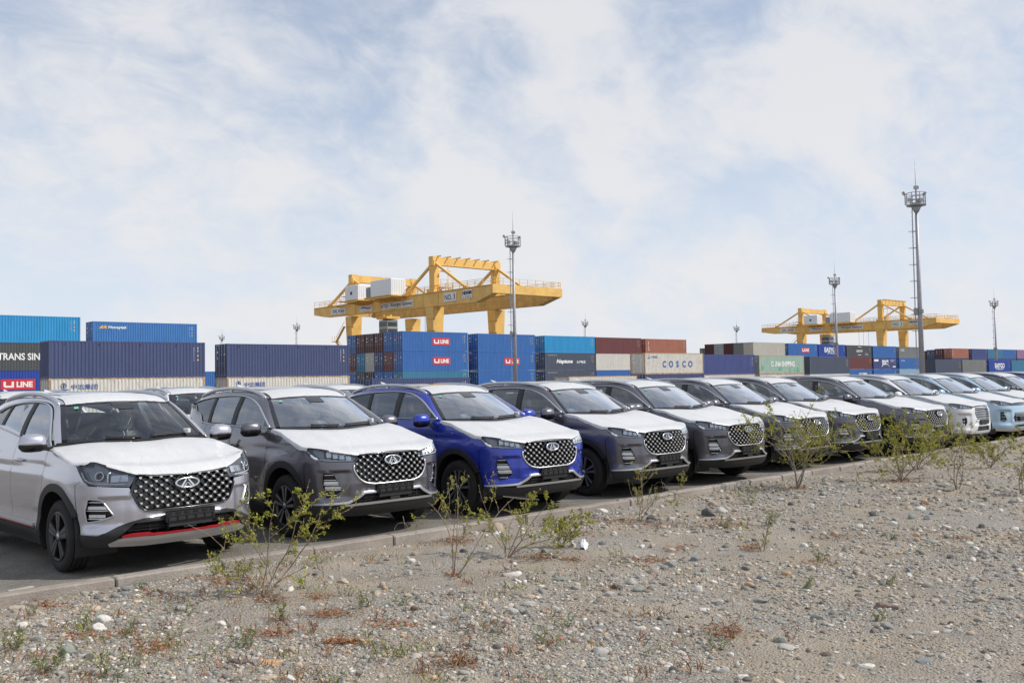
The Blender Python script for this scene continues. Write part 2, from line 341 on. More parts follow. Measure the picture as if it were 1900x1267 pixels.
def corr(p0, ux, n_, length, z0, z1, depth, pitch):
    """trapezoid corrugated sheet; p0 start, ux direction along, n_ outward normal"""
    V = []; F = []; k = max(4, round(length/pitch)); p = length/k; prof = []
    for i in range(k):
        a = i*p; prof += [(a, 0), (a+p*.26, 0), (a+p*.5, -depth), (a+p*.76, -depth)]
    prof.append((length, 0))
    for a, d in prof:
        q = Vector(p0)+Vector(ux)*a+Vector(n_)*d; V += [(q.x, q.y, z0), (q.x, q.y, z1)]
    for i in range(len(prof)-1): F.append((2*i, 2*i+2, 2*i+3, 2*i+1))
    return V, F
CACHE = {}
W = 2.438
def container_meshes(L_, H):
    key = (L_, round(H, 2))
    if key in CACHE: return CACHE[key]
    d = {}
    mb = MB(); p = .15
    for x in (p/2, L_-p/2):
        for y in (p/2, W-p/2): mb.box((x, y, H/2), (p, p, H-.2))
    for y in (.06, W-.06):
        mb.box((L_/2, y, .085), (L_-2*p, .10, .15)); mb.box((L_/2, y, H-.05), (L_-2*p, .07, .09))
    for x in (.06, L_-.06):
        mb.box((x, W/2, .085), (.10, W-2*p, .15)); mb.box((x, W/2, H-.06), (.09, W-2*p, .11))
    for x in (.089, L_-.089):
        for y in (.081, W-.081):
            for z in (.06, H-.06): mb.box((x, y, z), (.184, .168, .119))
    d['frame'] = mb.mesh('container_frame')
    mb = MB(); mb.add(*corr((p, .012, 0), (1, 0, 0), (0, -1, 0), L_-2*p, .16, H-.09, .036, .278)); d['front'] = mb.mesh('side_panel')
    mb = MB(); mb.add(*corr((L_-p, W-.012, 0), (-1, 0, 0), (0, 1, 0), L_-2*p, .16, H-.09, .036, .278)); d['back'] = mb.mesh('side_panel')
    mb = MB(); mb.add(*corr((.012, W-p, 0), (0, -1, 0), (-1, 0, 0), W-2*p, .16, H-.11, .04, .25)); d['endl'] = mb.mesh('end_panel')
    mb = MB(); mb.add(*corr((L_-.012, p, 0), (0, 1, 0), (1, 0, 0), W-2*p, .16, H-.11, .04, .25)); d['endr'] = mb.mesh('end_panel')
    mb = MB(); mb.add([(p, .09, H-.025), (L_-p, .09, H-.025), (L_-p, W-.09, H-.025), (p, W-.09, H-.025)], [(0, 1, 2, 3)]); d['roof'] = mb.mesh('roof_panel')
    # one door leaf with recessed horizontal fields, facing -X; origin at its lower outer corner
    mb = MB(); dw = (W-2*p)/2-.01; dh = H-.31; mb.box((.05, dw/2, dh/2), (.03, dw, dh))
    for k in range(5):
        z0 = .06+k*(dh-.08)/5; mb.box((.028, dw/2, z0+(dh-.08)/10), (.02, dw-.14, (dh-.08)/5-.10))
    d['door'] = mb.mesh('door')
    mb = MB(); mb.tube([(0, 0, -.06), (0, 0, dh+.05)], .02, 6)
    for z in (.02, dh*.33, dh*.66, dh-.02): mb.box((.015, 0, z), (.05, .10, .05))
    mb.box((-.01, .12, dh*.40), (.02, .26, .035)); d['bar'] = mb.mesh('locking_bar')
    d['plates'] = MB().box((0, 0, 0), (.006, .22, .18)).mesh('door_plate'); d['dw'] = dw; d['dh'] = dh
    CACHE[key] = d; return d
TXT = {}
def txt(body, **k):
    key = (body, tuple(sorted(k.items())))
    if key not in TXT: TXT[key] = text_mesh(body, **k)
    return TXT[key]
def side_code(root, L_, H, mats=(None,)):
    """the columns of registration marks at the right end of a side"""
    w = L_-.62
    link('side_code', txt('O\nN\nE\nU\n2\n7\n4', h=1.15, w=.065, bold=.02), root, M_WHITE, (w-.34, .004, H-1.0))
    link('side_code', txt('4 5\nG 1\n', h=.42, w=.13, bold=.02), root, M_WHITE, (w, .004, H-.60))
    mb = MB(); mb.add([(-.10, 0, -.08), (.10, 0, -.08), (0, 0, .10)], [(0, 1, 2)])
    if 'tri' not in CACHE: CACHE['tri'] = mb.mesh('warning_sticker'); mb2 = MB(); mb2.add([(-.05, 0, -.08), (.05, 0, -.08), (.05, 0, .08), (-.05, 0, .08)], [(0, 1, 2, 3)]); CACHE['sq'] = mb2.mesh('warning_sticker')
    link('warning_sticker', CACHE['tri'], root, M_YEL, (w, .004, H-1.45)); link('warning_sticker', CACHE['sq'], root, M_YEL, (w, .004, H-1.12))
def red_sign(root, L_, H, cx=.58, scale=1.):
    mb = MB(); mb.box((0, 0, 0), (3.3*scale, .008, 1.12*scale)); mb.build('line_sign', M_RED, root, (L_*cx, .004, H*.50))
    g = MB(); s = scale
    g.add([(-1.38*s, 0, .3*s), (-1.16*s, 0, .3*s), (-1.16*s, 0, -.12*s), (-.62*s, 0, -.12*s), (-.62*s, 0, .3*s), (-.40*s, 0, .3*s), (-.40*s, 0, -.32*s), (-1.24*s, 0, -.32*s), (-1.38*s, 0, -.18*s)], [(0, 8, 1), (8, 2, 1), (8, 7, 2), (7, 3, 2), (7, 6, 3), (6, 4, 3), (6, 5, 4)])
    g.build('lettering', M_WHITE, root, (L_*cx, -.004, H*.5))
    link('lettering', txt('LINE', w=1.55*s, h=.60*s, bold=.045), root, M_WHITE, (L_*cx+.62*s, -.004, H*.5))
    g = MB(); g.box((0, 0, 0), (.008, .62, .22)); g.build('door_sign', M_RED, root, (-.004, W*.72, H*.76))
def container(x, y, z, H, col, label, L_=12.19, doors=True, code=True, group=None, frame=None, detail=True):
    d = container_meshes(L_, H); m = CM[col]
    root = tag(empty('shipping_container', (x, y, z)), label, 'shipping container', group)
    link('frame', d['frame'], root, frame or m); link('side_panel', d['front'], root, m); link('end_panel', d['endr'], root, m); link('roof_panel', d['roof'], root, m)
    if doors:
        for k in (0, 1):
            o = link('door', d['door'], root, m, (.0, .155+k*(d['dw']+.01), .17))
            for q in (.28, .80): link('locking_bar', d['bar'], o, M_STEEL, (-.005, d['dw']*q, .02))
            for q in ((.78, .58) if k else (.70,)): link('door_plate', d['plates'], o, M_WHITE, (.008, .35+.35*k, d['dh']*q))
    else: link('end_panel', d['endl'], root, m)
    if code: side_code(root, L_, H)
    return root
def drop(X): return -.0042*(X-33)
YF, YB = 75., 109.5
G1 = 'containers stacked in the yard behind the cars'
def build_containers():
    H1 = 2.87
    # ---- front row
    for X, who in ((x_at(91, YF), 'left'), (x_at(421, YF), 'right')):
        z = -.49+drop(X)
        c = container(X, YF, z, H1, 'cream', 'rusty cream container with blue Chinese characters under the %s of the two long navy containers' % who, group=G1, frame=M_RUSTFRAME, code=False)
        link('lettering', txt('中远集团', w=1.95, h=.42, bold=.012), c, M_INK, (2.55, .004, H1-.66))
        g = MB(); g.tube([(.19*math.cos(t*PI/12), 0, .19*math.sin(t*PI/12)) for t in range(25)], .022, 5); g.box((0, 0, -.02), (.05, .01, .5)); g.box((0, 0, -.32), (.75, .01, .07)); g.box((0, 0, -.02), (.10, .01, .22)); g.build('emblem', M_INK, c, (1.05, .006, H1-.56))
        c = container(X, YF, z+H1+.01, 2.88, 'navy', ('plain navy container on top of the leftmost cream one in the front row' if who == 'left' else 'plain navy container with dark door end, left of the tall red-signed blue stack'), group=G1, doors=(who != 'left'))
        g = MB().box((0, 0, 0), (.09, .012, .14)).mesh('lashing_cover')
        for q in (.09, .30, .56, .80): link('lashing_cover', g, c, CM['darknavy'], (12.19*q, .004, 2.62))
    X = x_at(690, YF, 700); container(X, YF, -.6+drop(X), 2.72, 'navy', 'single low navy container in front of the stack with the red signs', group=G1)
    X = x_at(1055, YF, 700); container(X, YF, -.35+drop(X), 2.5, 'cream', 'single low cream container with a grey end, just left of the big blue COSCO letters', group=G1, frame=M_RUSTFRAME, code=False)
    X = x_at(1196, YF); z = -.4+drop(X)
    container(X, YF, z, 2.72, 'navy', 'navy container under the cream container with the big blue COSCO letters', group=G1)
    c = container(X, YF, z+2.73, 2.72, 'cream', 'rust-streaked cream container with large blue letters COSCO', group=G1, frame=M_RUSTFRAME)
    for i, ch in enumerate('COSCO'): link('lettering', txt(ch, h=.86, bold=.035), c, M_INK, (3.9+i*1.36, .004, 1.28))
    link('lettering', txt('中远集团', w=1.3, h=.3, bold=.01), c, M_INK, (1.9, .004, 2.2)); g = MB(); g.box((0, 0, .1), (.07, .01, .45)); g.box((0, 0, -.16), (.5, .01, .09)); g.build('emblem', M_INK, c, (.85, .004, 2.2))
    X = x_at(1305, YF); z = -.4+drop(X)
    container(X, YF, z, 2.6, 'cream', 'rusty cream container under the navy container between COSCO and CHINA SHIPPING', group=G1, frame=M_RUSTFRAME, code=False)
    container(X, YF, z+2.61, 2.75, 'indigo', 'faded navy container between the COSCO container and the CHINA SHIPPING container', group=G1)
    X = x_at(1408, YF); z = -.4+drop(X)
    c = container(X, YF, z, 2.6, 'cream', 'rusty cream container under the mint green CHINA SHIPPING container', group=G1, frame=M_RUSTFRAME, code=False)
    c = container(X, YF, z+2.61, 2.75, 'mint', 'weathered mint green container with white letters CHINA SHIPPING', group=G1, frame=M_RUSTFRAME, code=False)
    link('lettering', txt('CHINA SHIPPING', w=6.4, h=.78, bold=.03), c, M_WHITE, (6.3, .004, 1.48)); link('side_code', txt('C\nC\nL\nU\n3\n1\n2\n0', w=.2, h=2.0, bold=.03), c, M_WHITE, (1.0, .004, 1.4))
    g = MB()
    for q, zz, w_, h_ in ((.9, .9, .5, .7), (5.7, .75, .8, .5), (8.2, .55, .5, .7), (9.5, .5, .45, .5), (10.6, .6, .6, .7), (4.0, 1.6, .4, .5)): g.box((q, .006, zz), (w_, .008, h_))
    g.build('paint_patch', mat('mint_repaint', (.13, .36, .27), .6), c)
    X = x_at(1502, YF); z = -.5+drop(X)
    container(X, YF, z, 2.6, 'white', 'white container under the slate blue container right of the CHINA SHIPPING one', group=G1, code=False)
    container(X, YF, z+2.61, 2.75, 'slate', 'slate blue container with a near-black end, just right of the mint green CHINA SHIPPING container', group=G1, doors=False)
    for px, low, top, lt, ltop in ((1735, 'cyan', 'slate', 'faded cyan container under the slate blue one, right of the tallest light mast', 'slate blue container right of the tallest light mast, first of the front row there'), (1785, 'grey', 'grey', 'grey container with a rusty lower edge under the grey-green one in the far right row', 'grey-green container in the far right row, between the slate and the EASYGO containers'),
                                   (1834, 'steel', 'royal', 'pale grey container under the far right EASYGO container', 'blue container with white letters EASYGO in the far right front row'), (1876, 'royal', 'teal', 'royal blue container with white print under the teal one at the right edge', 'teal container at the right edge of the photo, front row')):
        X = x_at(px, YF+4); z = -.55+drop(X)
        c1 = container(X, YF+4, z, 2.6, low, lt, group=G1, code=False); c = container(X, YF+4, z+2.61, 2.75, top, ltop, group=G1, doors=(top == 'royal'))
        if top == 'royal': link('lettering', txt('EASYGO', w=5.4, h=1.1, bold=.03), c, M_WHITE, (6.0, .004, 1.55)); link('lettering', txt('un easy port', w=4.2, h=.34, bold=.02), c, M_WHITE, (6.0, .004, .75))
        if low == 'royal': link('lettering', txt('RAILWAYS', w=4.2, h=.45, bold=.03), c1, M_WHITE, (8, .004, 1.9))
        if low == 'cyan': g = MB(); g.box((8.6, .006, 1.6), (1.1, .008, 1.2)); g.build('paint_patch', CM['grey'], c1)
    # ---- back row: three high
    def stack(px, cols, labels, X=None, texts=(None, None, None), Y=YB, doors=True, left=False, dz=0.):
        X = x_at(px, Y) if X is None else X
        out = []
        for k in range(3):   # 0 top, 1 middle, 2 bottom
            if cols[k] is None: out.append(None); continue
            c = container(X, Y, .36+(2-k)*2.9+drop(X)+.18+dz, 2.88, cols[k], labels[k], group=G1, doors=doors); out.append(c)
            t = texts[k]
            if t == 'line': red_sign(c, 12.19, 2.88)
            elif t: t(c)
        return out
    T = lambda body, cx, cz, w, h, m=M_WHITE, **k: (lambda c: link('lettering', txt(body, w=w, h=h, **k), c, m, (cx, .004, cz)))
    def many(*fs):
        def g(c):
            for f in fs: f(c)
        return g
    Xr = x_at(149, 106)
    stack(0, ('cyan', 'charcoal', 'royal'), ('bright cyan container at the left edge on top of the TRANS SINE container', 'dark grey container with white letters TRANS SINE at the left edge', 'royal blue container with a large red sign at the left edge, under TRANS SINE'), X=Xr-12.19, Y=106,
          texts=(None, T('TRANS SINE', 6.35, 1.45, 4.5, .74, bold=.025), lambda c: red_sign(c, 12.19, 2.88, .497, 1.0)), dz=.1)
    def honey(c):
        link('lettering', txt('Honeytak', w=2.1, h=.42, bold=.03, shear=.15), c, M_WHITE, (2.75, .004, 2.2))
        g = MB(); g.add([(-.45, 0, -.16), (-.1, 0, .2), (.12, 0, .2), (-.1, 0, -.16)], [(0, 3, 2, 1)]); g.add([(-.02, 0, -.16), (.22, 0, .2), (.42, 0, .2), (.42, 0, -.16), (.26, 0, -.16), (.26, 0, .0), (.12, 0, -.16)], [(0, 6, 1), (6, 5, 1), (5, 2, 1), (5, 4, 2), (4, 3, 2)]); g.build('emblem', M_YEL, c, (1.1, .004, 2.22))
    stack(172, ('azure', 'blue', 'blue'), ('blue container lettered Honeytak with a yellow mark, on top behind the left navy container', 'blue container hidden below the Honeytak container', 'blue container at the foot of the stack with the Honeytak container'), texts=(honey, None, None))
    stack(335, (None, None, 'blue'), (None, None, 'blue container seen as a narrow strip between the two long navy containers'), Y=YB-1)
    st = stack(747, ('blue', 'blue', 'teal'), ('blue container with red sign on top of the stack showing six rows of ends', 'blue container with red sign, directly under another with the same sign', 'faded teal container under the two with red and white line signs'), texts=('line', 'line', None))
    X0 = x_at(747, YB)
    names = ['second', 'third', 'fourth', 'fifth', 'sixth']
    ends = (('blue', 'darkmaroon', 'darkmaroon', 'darkmaroon', 'blue'), ('maroon', 'navy', 'beige', 'teal', 'maroon'), ('blue', 'blue', 'darkmaroon', 'charcoal', 'blue'))
    cname = dict(blue='blue', darkmaroon='dark maroon', maroon='maroon', navy='dark navy', beige='beige', teal='teal', charcoal='charcoal grey')
    rown = ('top', 'middle', 'bottom')
    for k in range(3):
        for j in range(5):
            col = ends[k][j]
            c = container(X0, YB+2.5*(j+1), .36+(2-k)*2.9+drop(X0)+.18, 2.88, col, '%s container end, %s row, %s back from the corner with the red signs' % (cname[col], rown[k], names[j]), group='container ends in the tall stack', code=False)
    stack(887, ('blue', 'blue', 'blue'), ('plain blue container behind the light mast, top of its stack', 'blue container with a red line sign half behind the light mast pole', 'plain blue container behind the light mast, bottom of its stack'), texts=(None, 'line', None))
    stack(1011, ('cyan', 'slate', 'slate'), ('bright cyan container right of the light mast, on top of the slate Neptune container', 'slate blue container with white letters Neptune and Chinese characters', 'slate blue container under the Neptune container'),
          texts=(None, many(T('Neptune', 4.6, 1.42, 3.9, .85, bold=.04, shear=.25), T('大洋物流', 8.6, 1.38, 2.2, .5, bold=.02), T('www.neptune.com', 1.7, 2.5, 2.2, .14)), many(T('www.neptune.com', 1.7, 2.5, 2.2, .14), T('LINE', 7, .9, 2.6, .8, bold=.03))))
    stack(1106, ('maroon', 'cream', 'blue'), ('dull maroon container right of the cyan one, on top of a cream one', 'clean cream container between the Neptune container and the COSCO container', 'blue container under the clean cream one, left of the COSCO container'))
    stack(1198, ('brown', None, None), ('faded terracotta container on top, behind the COSCO container', None, None), texts=(T('T\nR\nI\nT\nO\nN', .9, 1.5, .32, 1.7, bold=.03), None, None))
    X = x_at(1198, YB)
    for k in (1, 2): container(X, YB, .36+(2-k)*2.9+drop(X)+.18, 2.88, 'maroon', 'maroon container hidden %s the terracotta one behind the COSCO container' % ('directly under' if k == 1 else 'two below'), group=G1)
    # far stacks seen end-on between COSCO and the beige container
    far = [(1330, 150, 2, 'green', 'dark green container beyond the COSCO container, farthest left of the small far ones'), (1362, 128, 1, 'green', 'green container with a dark door end behind the navy one left of CHINA SHIPPING'), ]
    for px, Y, k, col, lab in far:
        X = x_at(px-18, Y); top = 1.78+(ray(px, 646).z/ray(px, 646).y)*Y
        for q in range(3): container(X, Y, top-2.88-2.9*q, 2.88, col if q == 0 else ('navy', 'maroon')[q-1], lab if q == 0 else '%s container hidden %s the far green one %s' % (('navy', 'maroon')[q-1], 'directly under' if q == 1 else 'two below', 'beyond COSCO' if k == 2 else 'behind the navy one'), group='far containers seen over the front row', L_=6.06, code=False)
    Xb = x_at(1398, YB)
    for j, col in enumerate(('beige', 'grey', 'darkmaroon', 'steel', 'darkmaroon')):
        for q in range(3):
            lab = ('large plain beige container on top, left of the small red line sign' if j == 0 else '%s container end in the row running back from the beige container, %s from it' % (dict(grey='grey', darkmaroon='dark maroon', steel='pale grey')[col], ('', 'first', 'second', 'third', 'last')[j])) if q == 0 else '%s container %s the %s of the row behind the mint container' % (('navy', 'blue')[q-1], 'one below' if q == 1 else 'two below', ('beige corner', 'first grey end', 'first maroon end', 'pale grey end', 'last maroon end')[j])
            container(Xb, YB+2.5*j, .36+(2-q)*2.9+drop(Xb)+.18, 2.88, col if q == 0 else ('navy', 'blue')[q-1], lab, group='containers in the row behind the mint container', code=(j == 0), doors=False)
    stack(1463, ('blue', 'navy', 'navy'), ('blue container with a small red line sign under the right-hand crane', 'navy container under the blue one with a small red line sign', 'navy container at the foot of the stack with a small red line sign'), texts=('line', None, None))
    stack(1519, ('royal', 'navy', 'navy'), ('royal blue container with white letters EASYGO behind a light mast', 'navy container under the EASYGO one behind a light mast', 'navy container at the foot of the EASYGO stack'),
          texts=(many(T('EASYG', 4.9, 1.62, 4.6, 1.15, bold=.03), T('O', 8.0, 1.62, 1.0, 1.15, M_CYANT, bold=.03), T('un easy port', 6.0, .78, 4.4, .36, bold=.02)), None, None))
    def arcs(c):
        g = MB()
        for s in (1, -1):
            g.tube([(s*(1.5*math.cos(t)), 0, s*(1.0*math.sin(t))) for t in np.linspace(.9, 2.0, 8)], .07, 5)
        g.build('emblem', M_WHITE, c, (6.2, .004, 1.5))
    stack(1571, ('charcoal', 'maroon', 'blue'), ('charcoal container with white letters CRCCP between two arcs', 'maroon container under the charcoal one with two white arcs', 'blue container with white print under a maroon one, right of the slate container'),
          texts=(many(T('CRCCP', 6.2, 1.5, 3.0, .5, bold=.03), arcs, T('Railway\nContainer', 9.9, .75, 1.8, .5)), None, T('天马国际', 7.6, 1.5, 4.2, 1.0, bold=.03)))
    def xian(c):
        g = MB(); g.tube([(2.2*math.cos(t), 0, 1.1*math.sin(t)) for t in np.linspace(.35, PI-.35, 12)], .07, 5); g.build('emblem', M_WHITE, c, (6.2, .004, .1))
        g = MB(); g.box((0, 0, 0), (2.2, .008, .5)); g.build('name_panel', M_WHITE, c, (1.5, .004, 2.2)); g = MB(); g.box((0, 0, 0), (1.6, .008, .28)); g.build('name_panel', M_WHITE, c, (10.9, .004, .6))
    stack(1620, ('blue', 'indigo', 'blue'), ('plain blue container right of the charcoal one with white arcs', 'indigo container with large white Chinese characters over an arc', 'plain blue container under the one with large Chinese characters'),
          texts=(None, many(T('西安港', 6.2, 1.75, 3.5, 1.2, bold=.03), xian, T('中欧班列\nCHINA', 10, 2.1, 2.0, .6)), None))
    stack(1668, ('grey', 'blue', 'paleblue'), ('grey container with faint white letters left of the tallest light mast', 'bright blue container under a grey one beside the tallest light mast', 'pale blue container lowest of its stack beside the tallest light mast'),
          texts=(T('CRIC', 2.0, 2.0, 2.0, .55), T('M-line', 2.2, 2.2, 2.0, .36), None))
    for px, col, lab in ((1766, 'brown', 'faded terracotta container in the far right row, behind the slate blue one'), (1803, 'indigo', 'indigo container in the far right row, right of a terracotta one'), (1833, 'teal', 'teal container in the far right back row behind the EASYGO one'), (1859, 'blue', 'plain blue container in the far right back row beside a mauve one'), (1887, 'mauve', 'mauve container in the far right back row at the edge of the photo')):
        Y = 117; X = x_at(px, Y)
        for q in range(3):
            c = container(X, Y, 1.78+6.95-2.88-2.9*q-.0, 2.88, col if q == 0 else 'navy', lab if q == 0 else 'navy container hidden %s the %s' % ('under' if q == 1 else 'two below', lab.split(' in the')[0]), group='far right back row of containers', code=(q == 0))
            if q == 0 and col == 'brown': link('lettering', txt('T\nR\nI\nT\nO\nN', w=.32, h=1.7, bold=.03), c, M_WHITE, (.9, .004, 1.5))
    Y = 117; X = x_at(1766, Y)
    for j, col in enumerate(('darkmaroon', 'navy', 'darkmaroon', 'maroon')):
        container(X-.3, Y+2.5*(j+1), 1.78+6.95-2.88-.25*j, 2.88, col, '%s container end running back from the far right terracotta container, number %s' % (dict(darkmaroon='dark maroon', navy='navy', maroon='maroon')[col], ('one', 'two', 'three', 'four')[j]), group='far right container ends', code=False)
        for q in (1, 2): container(X-.3, Y+2.5*(j+1), 1.78+6.95-2.88-.25*j-2.9*q, 2.88, 'navy', 'navy container hidden %s the %s of the far right ends' % ('under' if q == 1 else 'two below', ('nearest', 'second', 'third', 'last')[j]), group='far right container ends', code=False, doors=False)
build_containers()
# ------------------------------------------------------------------ gantry cranes
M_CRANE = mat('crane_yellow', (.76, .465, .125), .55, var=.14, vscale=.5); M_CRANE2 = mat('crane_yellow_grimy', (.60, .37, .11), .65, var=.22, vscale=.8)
M_HOUSE = mat('machine_house_white', (.78, .79, .80), .5); M_DARK = mat('dark_opening', (.03, .03, .035), .6); M_GALV = mat('galvanised', (.36, .37, .39), .5, .35, var=.12, vscale=2)
M_SIGN = mat('sign_white', (.74, .74, .73), .6); M_CABGLASS = mat('cab_glass', (.05, .07, .08), .1)
def crane(X0, dY, number, where):
    YN, Y1, Y2, YE = 116.3+dY, 133.5+dY, 161.+dY, 175.8+dY; GT, GB, WX = 17.8, 15.1, 16.2; z0 = .3-.0042*(X0-33)
    GT -= .0; root = tag(empty('gantry_crane', (X0, Y1, z0)), 'yellow gantry crane signed NO. %s with white machine houses, %s' % (number, where), 'crane')
    def B(name, mb, m, parent=None): return mb.build(name, m, parent or root, (-X0, -Y1, -z0) if parent is None else None)
    for gx in (X0, X0+WX-1.4):     # the two box girders run away from the kerb
        mb = MB(); h = GT-GB
        prof = [(YN, GT), (YN, GT-1.5), (YN+4.6, GB), (YE-4.6, GB+.5), (YE, GT-1.5), (YE, GT)]
        V = [(gx, y, z) for y, z in prof]+[(gx+1.4, y, z) for y, z in prof]; n = len(prof)
        mb.add(V, [tuple(range(n)), tuple(range(2*n-1, n-1, -1))]+[(i, i+n, (i+1) % n+n, (i+1) % n) for i in range(n)])
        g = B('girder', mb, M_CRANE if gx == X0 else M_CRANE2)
        mb = MB()
        for k in range(11): mb.box((gx-.02, YN+6+k*4.6, (GT+GB)/2+.1), (.05, .16, GT-GB-.5))
        mb.box((gx-.06, (YN+YE)/2, GT-.05), (.12, YE-YN-1, .12)); B('girder_stiffener', mb, M_CRANE2)
        for s, ox in ((0, -.75), (1, 2.0)):   # walkway rails on both sides of a girder
            mb = MB(); x = gx+(-.1 if s == 0 else 1.5)
            for k in range(int((YE-YN)/2.1)+1): mb.beam((x, YN+.3+k*2.1, GT), (x, YN+.3+k*2.1, GT+1.15), .07)
            for zz in (.6, 1.15): mb.beam((x, YN+.2, GT+zz), (x, YE-.2, GT+zz), .06)
            B('railing', mb, M_CRANE)
    mb = MB(); mb.box((X0+WX/2, YN+.6, GT-.75), (WX-2.9, 1.1, 1.45)); mb.box((X0+WX/2, YN+.02, GT-.72), (WX+.3, .25, 1.5)); B('end_beam', mb, M_CRANE)
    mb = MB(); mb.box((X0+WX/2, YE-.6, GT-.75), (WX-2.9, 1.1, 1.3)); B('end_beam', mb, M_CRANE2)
    mb = MB()
    for k in range(9): mb.beam((X0+.5+k*1.9, YN+.1, GT), (X0+.5+k*1.9, YN+.1, GT+1.15), .07)
    for zz in (.6, 1.15): mb.beam((X0, YN+.1, GT+zz), (X0+WX, YN+.1, GT+zz), .06)
    B('railing', mb, M_CRANE)
    for Yp, top in ((Y1, 24.3), (Y2, 23.6)):
        for gx in (X0, X0+WX-1.4):
            mb = MB(); cx = gx+.7; mb.beam((cx, Yp, GB), (cx, Yp, z0+.6), 2.5, 2.3, (0, 1, 0), 1.5, 1.5); leg = B('leg', mb, M_CRANE)
            mb = MB()
            for zz in np.arange(z0+2, GB, 2.2): mb.box((cx-1.0, Yp-.2, zz), (.5, 2.2, .07))
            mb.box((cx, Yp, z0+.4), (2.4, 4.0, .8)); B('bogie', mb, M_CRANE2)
            mb = MB(); mb.box((cx, Yp, (GT+top)/2-.3), (1.15, 1.5, top-GT-.6)); mb.box((cx, Yp, GT+.3), (1.9, 2.2, .7)); B('portal_column', mb, M_CRANE)
            for s in (-1, 1):
                mb = MB(); mb.beam((cx, Yp+s*.5, top-1.2), (cx, Yp+s*9.2, GT+.15), .42, .42); mb.box((cx, Yp+s*9.2, GT+.2), (.6, 1.2, .5)); B('brace', mb, M_CRANE)
        mb = MB(); mb.box((X0+WX/2, Yp, top-.75), (WX-2.2, 1.1, 1.45))
        for q in (.7, WX-.7): mb.box((X0+q, Yp, top-.75), (1.5, 1.3, 1.7))
        B('portal_beam', mb, M_CRANE)
        if Yp == Y1:
            mb = MB()
            for k in range(7): mb.box((X0+1.2+k*(WX-2.4)/6, Yp-.2, top+.12), (.12, 2.6, .24))
            mb.box((X0+2.4, Yp-1.0, top-2.6), (1.8, 1.2, .1)); mb.box((X0+2.4, Yp-1.0, top-5.6), (3.0, 1.3, .2))
            for xx in (1.0, 2.4, 3.8): mb.beam((X0+xx, Yp-1.6, top-5.5), (X0+xx, Yp-1.6, top-4.2), .08)
            mb.beam((X0+.9, Yp-1.6, top-4.2), (X0+3.9, Yp-1.6, top-4.2), .08); mb.beam((X0+.9, Yp-1.6, top-4.85), (X0+3.9, Yp-1.6, top-4.85), .06)
            mb.beam((X0+2.6, Yp-.9, top-5.5), (X0+2.6, Yp-.9, GT), .1); mb.beam((X0+3.2, Yp-.9, top-1), (X0+3.2, Yp-.9, GT), .08); B('service_platform', mb, M_CRANE)
    # machine houses hung out beside the near girder
    for (ya, yb, h, louv) in ((157.6, 152.9, 2.9, False), (150.0, 141.5, 3.1, True)):
        ya += dY; yb += dY; xm = X0-1.7; zf = GT-.15
        ho = B('machine_house', MB().bbox((xm, (ya+yb-(1.6 if louv else 0))/2, zf+h/2+.25), (3.4, ya-yb-(1.6 if louv else 0), h), .08), M_HOUSE)
        mb = MB()
        for k in range(12): mb.box((xm-1.72, yb+(.3+k*(ya-yb-.6-(1.6 if louv else 0))/11), zf+h/2+.2), (.03, .1, h-.2))
        for k in range(6): mb.box((xm-1.3+k*.52, yb-.02, zf+h/2+.2), (.1, .03, h-.2))
        B('cladding_rib', mb, M_HOUSE)
        if louv:
            mb = MB(); mb.box((xm, ya-.6, zf+h*.36), (3.2, .2, h*.7)); 
            for k in range(7): mb.box((xm-1.6, ya-1.55+k*.25, zf+h*.38), (.06, .1, h*.72))
            mb.box((xm-1.55, ya-.8, zf+h*.38), (.03, 1.6, h*.6)); B('louvre', mb, M_GALV)
        else:
            B('hatch', MB().box((xm-1.74, (ya+yb)/2, zf+h*.55), (.05, .6, .6)), M_DARK)
        mb = MB(); mb.box((xm, (ya+yb)/2, zf+.12), (3.8, ya-yb+.8, .22))
        for k in range(6): mb.beam((xm-1.7, yb+.2+k*(ya-yb-.4)/5, zf), (X0, yb+.2+k*(ya-yb-.4)/5, zf-.5), .16)
        mb.beam((xm-1.8, yb, zf-.05), (xm-1.8, ya, zf-.05), .2, .3); B('house_platform', mb, M_CRANE)
    # cab slung below, with hoist ropes
    yc = y_at(680, 100, 600)+dY-1.5
    cab = B('cab', MB().bbox((X0+4.2, yc, GB-2.4), (2.6, 3.0, 2.7), .1), M_GALV)
    mb = MB(); mb.box((X0+2.88, yc, GB-1.9), (.04, 2.6, .9)); mb.box((X0+2.88, yc, GB-3.2), (.04, 2.6, .7)); mb.box((X0+4.2, yc-1.52, GB-1.9), (2.2, .04, .9)); mb.box((X0+4.2, yc-1.52, GB-3.2), (2.2, .04, .7)); B('cab_window', mb, M_CABGLASS)
    mb = MB(); mb.box((X0+4.2, yc, GB-.6), (3.2, 3.6, .5)); mb.beam((X0+4, yc-1.2, GB), (X0+4, yc-1.2, GB-1.2), .3); mb.beam((X0+4, yc+1.2, GB), (X0+4, yc+1.2, GB-1.2), .3); B('cab_hanger', mb, M_CRANE)
    mb = MB()
    for q in (0, 1.5, 3.2): mb.beam((X0+6, yc-10-q, GT-1), (X0+6, yc-10-q, z0+9), .05)
    B('hoist_rope', mb, M_DARK)
    # stair tower on the far leg
    mb = MB(); xs_ = X0-1.0
